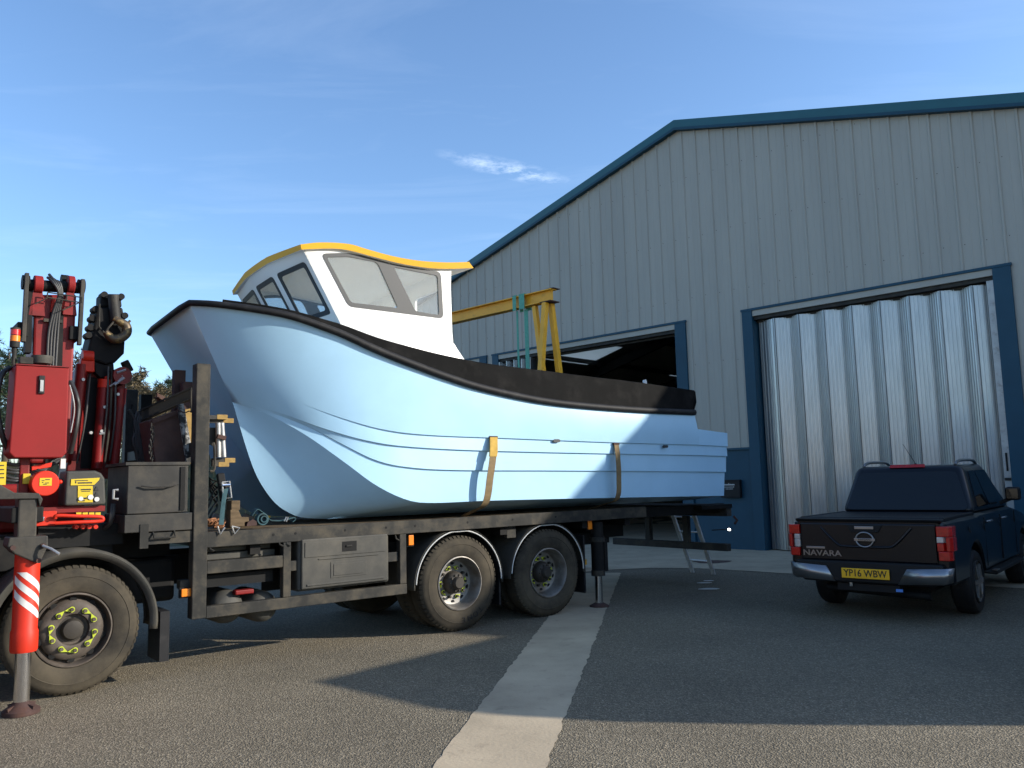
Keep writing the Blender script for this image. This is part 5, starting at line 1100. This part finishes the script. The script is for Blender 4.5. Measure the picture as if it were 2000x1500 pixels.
MB().grid([[P(408 + 12 * i, 1016 - (6 + 8 * math.sin(i * 1.3)) * (1 - abs(j - 2) / 2.2), .45 + .15 * j) for i in range(9)] for j in range(5)]).build('folds', m_black, t15, smooth=60)

t16 = thing('ochre_board', 'ochre timber board standing behind the chipped painted board', 'board'); MB().prism([P(362, 800, .5), P(380, 796, .5), P(382, 905, .5), P(366, 905, .5)], (0, .05, 0)).build('board', m_tend, t16, smooth=0)
t17 = thing('angle_iron', 'rusty angle iron lying across the tilted beam', 'steel angle'); a, b_ = P(305, 776, .42), P(330, 789, .5)
MB().beam(a, b_, .05, .008).beam(a + Vector((0, 0, .02)), b_ + Vector((0, 0, .02)), .008, .05).build('angle', m_rust, t17, smooth=0)
t18 = thing('chain', 'dark chain hanging down beside the brown plate', 'chain')
for k in range(13):
    c = P(296 + 2.2 * math.sin(k * .6), 832 + k * 5.6, .27)
    MB().tube([c + Vector((.016 * math.cos(t_) * (1 if k % 2 else .3), .016 * math.cos(t_) * (.3 if k % 2 else 1), .026 * math.sin(t_))) for t_ in [2 * math.pi * i / 10 for i in range(11)]], .006, 5, cap=False).build('link', m_steel, t18)
t19 = thing('black_lashing', 'heap of black lashing webbing between the headboard post and timber chocks', 'webbing')
for k in range(5):
    ribbon([P(409 + rng.uniform(-2, 2), 1020 - k * 14, .2), P(418 + rng.uniform(-3, 3), 1006 - k * 15, .18), P(426, 990 - k * 12, .2), P(420 + rng.uniform(-6, 4), 970 - k * 8, .22), P(411, 950 - k * 4, .2)], .05, 'webbing', m_black, t19)
# ================================================================== LADDER
lad = empty('ladder', (0, 0, 0)); tag(lad, 'short grey aluminium ladder leaning against the lorry tail', 'ladder')
f0, f1 = gnd(1353, 1118), gnd(1394, 1122)
def at_depth(px, py, D): d = pray(px, py); return CAM + d * (D / d.y)
tp0 = at_depth(1312, 1000, f0.y - .75); tp1 = tp0 + (f1 - f0)
for a, b_ in ((f0, tp0), (f1, tp1)): MB().beam(a, b_, .035, .07, (f1 - f0)).build('rail', m_ladder, lad, smooth=0, bevel=.004)
for k in range(4):
    t = .22 + k * .235; MB().cyl(f0.lerp(tp0, t), f1.lerp(tp1, t), .014, n=10).build('rung', m_ladder, lad)

# ================================================================== PICKUP
PKH = R_(40.2); pk = empty('pickup_truck', (3.965, 9.48, 0), -PKH); tag(pk, 'dark navy double cab pickup parked facing the folding door', 'pickup')
RA, FA, TR = 1.15, 4.30, .37
body = MB(); st = []
yl = [0.06, .075, .12, .3, .5] + [RA + .5 * math.cos(R_(a)) for a in range(180, -1, -12)] + [1.70, 2.2, 2.9, 3.5] + [FA + .48 * math.cos(R_(a)) for a in range(180, -1, -12)] + [4.95, 5.1, 5.2, 5.24]
def sect(y):
    hw = .885 + .022 * max(0, 1 - abs(y - RA) / .8) + .02 * max(0, 1 - abs(y - FA) / .8)
    if y < .12: hw -= .05 * (1 - (y - .06) / .06) ** 2
    if y > 4.8: hw -= .22 * ((y - 4.8) / .44) ** 2
    top = 1.115 if y < 1.70 else (1.13 if y < 3.95 else lerp(1.10, .93, ((y - 3.95) / 1.3) ** 1.6))
    za = .44
    for ya, rr in ((RA, .455), (FA, .445)):
        d2 = rr * rr - (y - ya) ** 2
        if d2 > 0: za = max(za, TR + math.sqrt(d2))
    return [(0, .42), (.56, .42), (.56, min(za, .86)), (hw - .02, min(za, .86)), (hw + .005, min(za + .03, .89)), (hw + .012, .90), (hw - .005, top - .16), (hw - .05, top - .03), (hw - .10, top), (0, top + .01)]
rowsR = []
for y in yl:
    s_ = sect(y); rowsR.append([(x, y, z) for x, z in s_])
body.grid(rowsR); body.grid([[(-x, y, z) for x, y, z in r] for r in rowsR])
for y in (yl[0], yl[-1]):
    s_ = sect(y); body.add([(x, y, z) for x, z in s_] + [(-x, y, z) for x, z in reversed(s_[1:-1])], [tuple(range(2 * len(s_) - 2))])
bodyo = body.build('body', m_navy, pk, smooth=28)
# cab
cz0, cz1 = 1.125, 1.735
CB = [(-.81, 1.69, cz0), (.81, 1.69, cz0), (.81, 4.05, cz0), (-.81, 4.05, cz0)]; CT = [(-.655, 1.96, cz1), (.655, 1.96, cz1), (.645, 3.15, cz1 + .015), (-.645, 3.15, cz1 + .015)]
cabo = MB().add(CB + CT, [(3, 2, 1, 0), (4, 5, 6, 7), (0, 1, 5, 4), (1, 2, 6, 5), (2, 3, 7, 6), (3, 0, 4, 7)]).build('cab', m_navy, pk, smooth=40, bevel=.085, seg=4)
def onface(a, b_, c_, d_, u, v): return (Vector(a).lerp(Vector(b_), u)).lerp(Vector(d_).lerp(Vector(c_), u), v)
def window(a, b_, c_, d_, uv, nm, r=.06, lift=.010):
    pts = [onface(a, b_, c_, d_, u, v) for u, v in uv]; nrm = (Vector(b_) - Vector(a)).cross(Vector(d_) - Vector(a)).normalized()
    pts = rounded(pts, r, 4); return MB().prism([p - nrm * .02 for p in pts], nrm * (.02 + lift)).build(nm, m_cgl, cabo, smooth=0)
window(CB[0], CB[1], CT[1], CT[0], [(.035, .07), (.965, .07), (.94, .86), (.06, .86)], 'rear_window', .07)
window(CB[1], CB[2], CT[2], CT[1], [(.10, .12), (.40, .12), (.42, .86), (.16, .86)], 'side_window', .05)
window(CB[1], CB[2], CT[2], CT[1], [(.425, .12), (.86, .12), (.93, .86), (.44, .86)], 'side_window', .05)
window(CB[3], CB[0], CT[0], CT[3], [(.14, .12), (.575, .12), (.56, .86), (.07, .86)], 'side_window', .05)
window(CB[3], CB[0], CT[0], CT[3], [(.60, .12), (.90, .12), (.84, .86), (.58, .86)], 'side_window', .05)
window(CB[2], CB[3], CT[3], CT[2], [(.06, .08), (.94, .08), (.92, .92), (.08, .92)], 'windscreen', .06)
MB().prism([(-.22, 1.99, 1.715), (.22, 1.99, 1.715), (.21, 2.01, 1.755), (-.21, 2.01, 1.755)], (0, -.035, 0)).build('brake_light', m_clamp, cabo, smooth=0)
for s in (-1, 1):
    MB().tube(smoothpts([(s * .57, 2.02, 1.735), (s * .57, 2.12, 1.775), (s * .57, 2.35, 1.795), (s * .57, 2.9, 1.80), (s * .57, 3.12, 1.78), (s * .57, 3.2, 1.74)], 5), .02, 8).build('roof_rail', m_cchr, cabo)
MB().cyl((.02, 2.3, 1.74), (.02, 2.3, 1.77), .025, .012, n=10).build('aerial_base', m_cblk, cabo); MB().cyl((.02, 2.3, 1.77), (-.06, 2.08, 2.03), .005, .003, n=6).build('aerial', m_cblk, cabo)
# head rests and reflections inside are hidden by the tinted glass; load cover
MB().box(-.74, .74, .22, 1.66, 1.116, 1.145).build('load_cover', m_cblk, pk, smooth=0, bevel=.012)
MB().prism([(-.80, .05, 1.10), (.80, .05, 1.10), (.80, .03, 1.135), (-.80, .03, 1.135)], (0, .16, .006)).build('tailgate_cap', m_cblk, pk, smooth=0, bevel=.012)
for s in (-1, 1): MB().box(min(s * .74, s * .80), max(s * .74, s * .80), .2, 1.68, 1.10, 1.15).build('bed_rail', m_cblk, pk, smooth=0, bevel=.012)
# tailgate
tg = MB().box(-.742, .742, .03, .058, .66, 1.085).build('tailgate', m_navy, pk, smooth=0, bevel=.014, seg=3)
MB().tube(smoothpts([(-.50, .031, 1.04), (-.40, .025, .93), (-.30, .022, .84), (-.22, .022, .825), (0, .020, .822), (.22, .022, .825), (.30, .022, .84), (.40, .025, .93), (.50, .031, 1.04)], 6), .014, 8).build('pressed_crease', m_navy, tg, smooth=60)
MB().prism([(-.20, .028, 1.07), (.20, .028, 1.07), (.15, .028, .985), (-.15, .028, .985)], (0, -.012, 0)).build('handle_panel', m_cblk, tg, smooth=0, bevel=.004)
MB().box(-.105, .105, .006, .0155, 1.022, 1.056).build('handle', m_cchr, tg, smooth=0, bevel=.004); MB().sphere((.13, .015, 1.0), .012).build('camera_lens', m_cgl, tg, smooth=60)
MB().tube([(.095 * math.cos(a), .012, .905 + .082 * math.sin(a)) for a in [2 * math.pi * i / 32 for i in range(33)]], .010, 8, cap=False).build('badge_ring', m_cchr, tg, smooth=60)
MB().box(-.115, .115, .0, .02, .889, .921).build('badge_bar', m_cchr, tg, smooth=0, bevel=.003)
RX = Matrix.Rotation(R_(90), 4, 'X')
text('model_lettering', 'NAVARA', .092, m_cchr, tg, Matrix.Translation((-.50, .027, .735)) @ RX, .003, .001, 1.22)
text('badge_lettering', 'NISSAN', .03, m_cblk, tg, Matrix.Translation((0, -.0015, .905)) @ RX, .001, 0, 1.35)
MB().box(-.68, -.46, .022, .029, .787, .812).build('trim_badge', m_cchr, tg, smooth=0, bevel=.003)
# tail lamps: red / clear / red
for s in (-1, 1):
    def tl_(z0, z1, m, nm, w0=.72, w1=.905, par=None):
        yb_ = .012
        pts = [(s * w0, yb_, z0), (s * (w1 - .03), yb_ + .005, z0), (s * w1, yb_ + .05, z0), (s * w1, .22, z0), (s * w0, .22, z0)]
        return MB().prism(pts, (0, 0, z1 - z0)).build(nm, m, par or pk, smooth=0, bevel=.008)
    lo = tl_(.955, 1.065, m_clamp, 'tail_lamp', .75, .90)
    tl_(.89, .953, m_wlamp, 'clear_lens', .75, .84, lo); tl_(.80, .888, m_wlamp if s < 0 else m_clamp, 'lower_lens', .75, .84, lo); tl_(.80, .953, m_clamp, 'outer_lens', .842, .903, lo); tl_(.70, .798, m_clamp, 'fog_lens', .76, .89, lo)
# bumper
bp = MB().prism([(-.80, -.02, .66), (.80, -.02, .66), (.82, -.03, .50), (.70, -.03, .42), (-.70, -.03, .42), (-.82, -.03, .50)], (0, .16, 0)).build('rear_bumper', m_cblk, pk, smooth=0, bevel=.02)
for s in (-1, 1):
    pts = [(s * .44, -.045, .60), (s * .82, -.04, .62), (s * .885, .03, .62), (s * .885, .22, .62)]
    lo_ = [(s * .34, -.05, .43), (s * .80, -.04, .45), (s * .868, .03, .47), (s * .868, .22, .47)]
    inn = [Vector(p) + Vector((0, .05, 0)) for p in pts]; 
    mb = MB().grid([pts, lo_]); o = mb.build('bumper_corner', m_cchr, bp, smooth=40); so = o.modifiers.new('thick', 'SOLIDIFY'); so.thickness = .03; so.offset = -1
pl = MB().box(-.26, .26, -.060, -.050, .475, .586).build('number_plate', m_plate, bp, smooth=0, bevel=.006)
text('plate_characters', 'YP16 WBW', .108, m_pblk, pl, Matrix.Translation((0, -.0615, .531)) @ RX, .001, .0012, .86)
MB().box(-.34, .34, .02, .12, .33, .41).build('tow_bar', m_cblk, pk, smooth=0); MB().cyl((-.5, .15, .34), (.62, .15, .30), .045, n=12).build('silencer', m_black, pk)
MB().box(.30, .37, .005, .019, .345, .375).build('blue_tag', mat('blue_tag', (.08, .25, .7), .4), pk, smooth=0)
MB().cyl((-.18, .0, .38), (-.18, .0, .43), .02, n=10).build('tow_ball', m_chrome, pk)
# wheels, steps, mirrors, handles
def pk_wheel(x, y, s):
    c = (x, y, TR); o = MB().lathe([(.225, .02), (.235, .0), (.24, .004), (.25, .02), (.30, .005), (.34, .012), (.362, .04), (.368, .07), (.368, .19), (.362, .22), (.30, .25), (.23, .24), (.225, .02)], c, 40, axis='x', flip=-s).build('wheel', m_tyre if False else m_rub, pk, smooth=35)
    mb = MB(); mb.lathe([(.228, .01), (.215, .03), (.205, .08), (0, .09)], c, 32, axis='x', flip=-s)
    for k in range(6):
        a = k * math.pi / 3; mb.beam((x - s * .02, y, TR), (x - s * .015, y + .215 * math.cos(a), TR + .215 * math.sin(a)), .05, .03, (1, 0, 0))
    mb.build('alloy_rim', m_rim, o, smooth=30); return o
for s in (-1, 1):
    for y in (RA, FA): pk_wheel(s * .905, y, s)
    MB().prism([(s * .80, 1.72, .40), (s * .98, 1.80, .385), (s * .98, 3.66, .385), (s * .80, 3.74, .40)], (0, 0, .05)).build('side_step', m_cchr if False else m_cblk, pk, smooth=0, bevel=.02)
    MB().box(min(s * .93, s * .985), max(s * .93, s * .985), 1.76, 1.92, .44, .452).build('step_trim', m_cchr, pk, smooth=0)
    mo = MB().box(min(s * .90, s * 1.08), max(s * .90, s * 1.08), 3.16, 3.30, 1.24, 1.42).build('door_mirror', m_cblk, pk, smooth=0, bevel=.04, seg=3); MB().box(min(s * .92, s * 1.06), max(s * .92, s * 1.06), 3.148, 3.159, 1.26, 1.40).build('mirror_glass', m_cgl, mo, smooth=0, bevel=.003)
    MB().beam((s * .82, 3.24, 1.2), (s * .95, 3.24, 1.26), .06, .05).build('mirror_arm', m_cblk, mo, smooth=0)
    for y in (1.98, 2.92): MB().tube([(s * .89, y - .1, 1.02), (s * .925, y - .06, 1.03), (s * .925, y + .06, 1.03), (s * .89, y + .1, 1.02)], .014, 8).build('door_handle', m_cchr, pk)
    for y in (1.72, 2.72, 3.72): MB().box(min(s * .89, s * .9035), max(s * .89, s * .9035), y - .004, y + .004, .50, 1.08).build('door_gap', m_cblk, pk, smooth=0)
MB().sphere((.896, .95, .97), .05, sc_=(.15, 1, 1)).build('fuel_flap', m_navy, pk, smooth=60)
for y in (RA, FA): MB().cyl((-.8, y, TR), (.8, y, TR), .05, n=8).build('axle', m_black, pk)
MB().box(-.55, .55, .3, 5.0, .30, .42).build('chassis', m_black, pk, smooth=0)

# ================================================================== BOX VAN right of the frame; its shadow lies across the tarmac
S0 = gnd(612, 1332); hz = Vector((sd.x, sd.y, 0)).normalized(); cot = 1 / math.tan(SUN_EL)
vh = 3.05; vc_ = S0 + hz * (vh * cot); VH = R_(40)
van = empty('box_van', (vc_.x, vc_.y, 0), -VH); tag(van, 'white box van parked to the right of the pickup', 'van')
MB().prism([(0, 0, .75), (0, 0, vh), (1.40, 0, vh), (1.75, 0, vh - .1), (2.0, 0, vh - .32), (2.12, 0, vh - .75), (2.15, 0, .75)], (0, 4.2, 0)).build('box_body', m_vanw, van, smooth=0)
MB().box(.05, 2.1, -.02, -.001, .8, vh - .8).build('roller_shutter', m_silver, van, smooth=0)
vb = MB().prism([(.1, 4.25, .5), (.1, 6.3, .5), (.1, 6.35, 1.05), (.1, 5.9, 1.25), (.1, 5.3, 2.1), (.1, 4.25, 2.2)], (1.95, 0, 0)).build('cab', m_vanw, van, smooth=0, bevel=.06)
MB().prism([(.2, 5.88, 1.32), (1.95, 5.88, 1.32), (1.95, 5.38, 2.03), (.2, 5.38, 2.03)], (0, .03, .02)).build('windscreen', m_cgl, vb, smooth=0)
for x in (.1, 2.05):
    for y in (1.1, 5.4):
        o = MB().cyl((x - .11, y, .36), (x + .11, y, .36), .36, n=28).build('wheel', m_rub, van, bevel=.02); MB().cyl((x - .116, y, .36), (x + .116, y, .36), .2, n=20).build('rim', m_silver, o)
MB().box(.3, 1.85, .1, 6.0, .45, .74).build('chassis', m_black, van, smooth=0)

# ================================================================== TREES far left
def tree_bare(x, y, z, h, label, spread=1.0, seed=0):
    r = random.Random(seed); t = empty('birch_tree', (x, y, z)); tag(t, label, 'tree', 'bare trees on the bank')
    tk = MB(); tw = MB(); top = Vector((r.uniform(-.3, .3), r.uniform(-.3, .3), h))
    trunk = smoothpts([Vector((0, 0, -.3)), Vector((r.uniform(-.15, .15), 0, h * .35)), Vector((r.uniform(-.25, .25), 0, h * .7)), top], 4)
    tk.tube(trunk, [lerp(.10, .015, i / (len(trunk) - 1)) * h / 7 for i in range(len(trunk))], 7)
    for k in range(26):
        f = r.uniform(.22, .97); b = trunk[int(f * (len(trunk) - 1))]; a = r.uniform(0, 6.28); L = h * .34 * (1.12 - f) * r.uniform(.6, 1.2) * spread + .3
        e = b + Vector((math.cos(a) * L * .75, math.sin(a) * L * .75, L * r.uniform(.55, 1.0))); mid = b.lerp(e, .5) + Vector((0, 0, -.06 * L))
        tk.tube([b, mid, e], [.028 * h / 7, .016 * h / 7, .006], 5)
        for j in range(120):
            q = b.lerp(e, r.uniform(.15, 1.08)) + Vector((r.gauss(0, .15), r.gauss(0, .15), r.gauss(0, .16))) * (L * .55 + .2); l = r.uniform(.10, .30)
            d = Vector((r.gauss(0, 1), r.gauss(0, 1), r.gauss(.5, .8))).normalized(); s_ = d.cross(Vector((0, 1, .3))).normalized() * r.uniform(.012, .03)
            tw.add([q - s_, q + s_, q + d * l], [(0, 1, 2)])
    tk.build('trunk', m_bark, t, smooth=60, norm=False); tw.build('crown', m_twig, t, smooth=0, norm=False)
def tree_pine(x, y, z, h, label, seed=0):
    r = random.Random(seed); t = empty('pine_tree', (x, y, z)); tag(t, label, 'tree', 'pine trees on the bank'); tk = MB(); nd = MB()
    tk.tube([(0, 0, -.3), (.1, 0, h * .5), (0, 0, h)], [.14, .09, .02], 8)
    for k in range(46):
        f = r.uniform(.2, 1); a = r.uniform(0, 6.28); L = (1.02 - f) * h * .34 + .35; b = Vector((0, 0, f * h)); e = b + Vector((math.cos(a) * L, math.sin(a) * L, L * r.uniform(.1, .5)))
        tk.tube([b, e], [.03, .01], 5)
        for j in range(9):
            c = b.lerp(e, r.uniform(.35, 1.05)) + Vector((r.gauss(0, .1), r.gauss(0, .1), r.gauss(0, .1)))
            for m in range(16):
                d = Vector((r.gauss(0, 1), r.gauss(0, 1), r.gauss(.35, .9))).normalized(); s_ = d.cross(Vector((.2, 1, .1))).normalized() * .014; l = r.uniform(.14, .30)
                nd.add([c - s_, c + s_, c + d * l], [(0, 1, 2)])
    tk.build('trunk', m_pineb, t, smooth=60, norm=False); nd.build('crown', m_pine, t, smooth=0, norm=False)
def onbank(px, D): d = pray(px, 900); return CAM + d * (D / d.y)
for px, D, topy, lab, sd_ in ((8, 33, 690, 'dark pine at the far left behind the crane cabinet', 1), (62, 34, 668, 'dark pine rising behind the amber beacon', 2), (-50, 36, 640, 'tall dark pine beyond the left frame edge', 3), (318, 44, 745, 'small dark pine just left of the boat bow', 4), (40, 40, 720, 'lower pine between the two left pines', 5)):
    p = onbank(px, D); ztop = (pray(px, topy) * (D / pray(px, topy).y) + CAM).z; tree_pine(p.x, p.y, 2.6, ztop - 2.6, lab, sd_)
for i, (px, D, topy, sp) in enumerate(((150, 36, 690, 1), (175, 40, 715, 1), (245, 38, 735, 1.0), (262, 42, 748, 1.1), (285, 36, 772, 1), (300, 45, 765, 1), (330, 40, 765, 1.1), (352, 47, 760, 1), (110, 42, 735, 1), (225, 47, 745, 1.1), (20, 45, 735, 1), (272, 48, 770, 1))):
    p = onbank(px, D); q = pray(px, topy); ztop = (q * (D / q.y) + CAM).z
    labs = ['bare birch behind the gap between the two crane booms', 'thin bare tree behind the red jib boom', 'tawny bare birch just right of the crane hook', 'bare tree second to the right of the crane hook', 'low bushy bare tree above the steel bin', 'faint bare tree left of the rusty stakes', 'brown bare tree partly behind the rusty stakes', 'bare tree behind the boat bow', 'bare tree behind the red boom foot', 'far bare tree behind the crane hook', 'bare tree mixed with the left pines', 'small far bare tree behind the black stake']
    tree_bare(p.x, p.y, 2.6, ztop - 2.6, labs[i], sp, 20 + i)
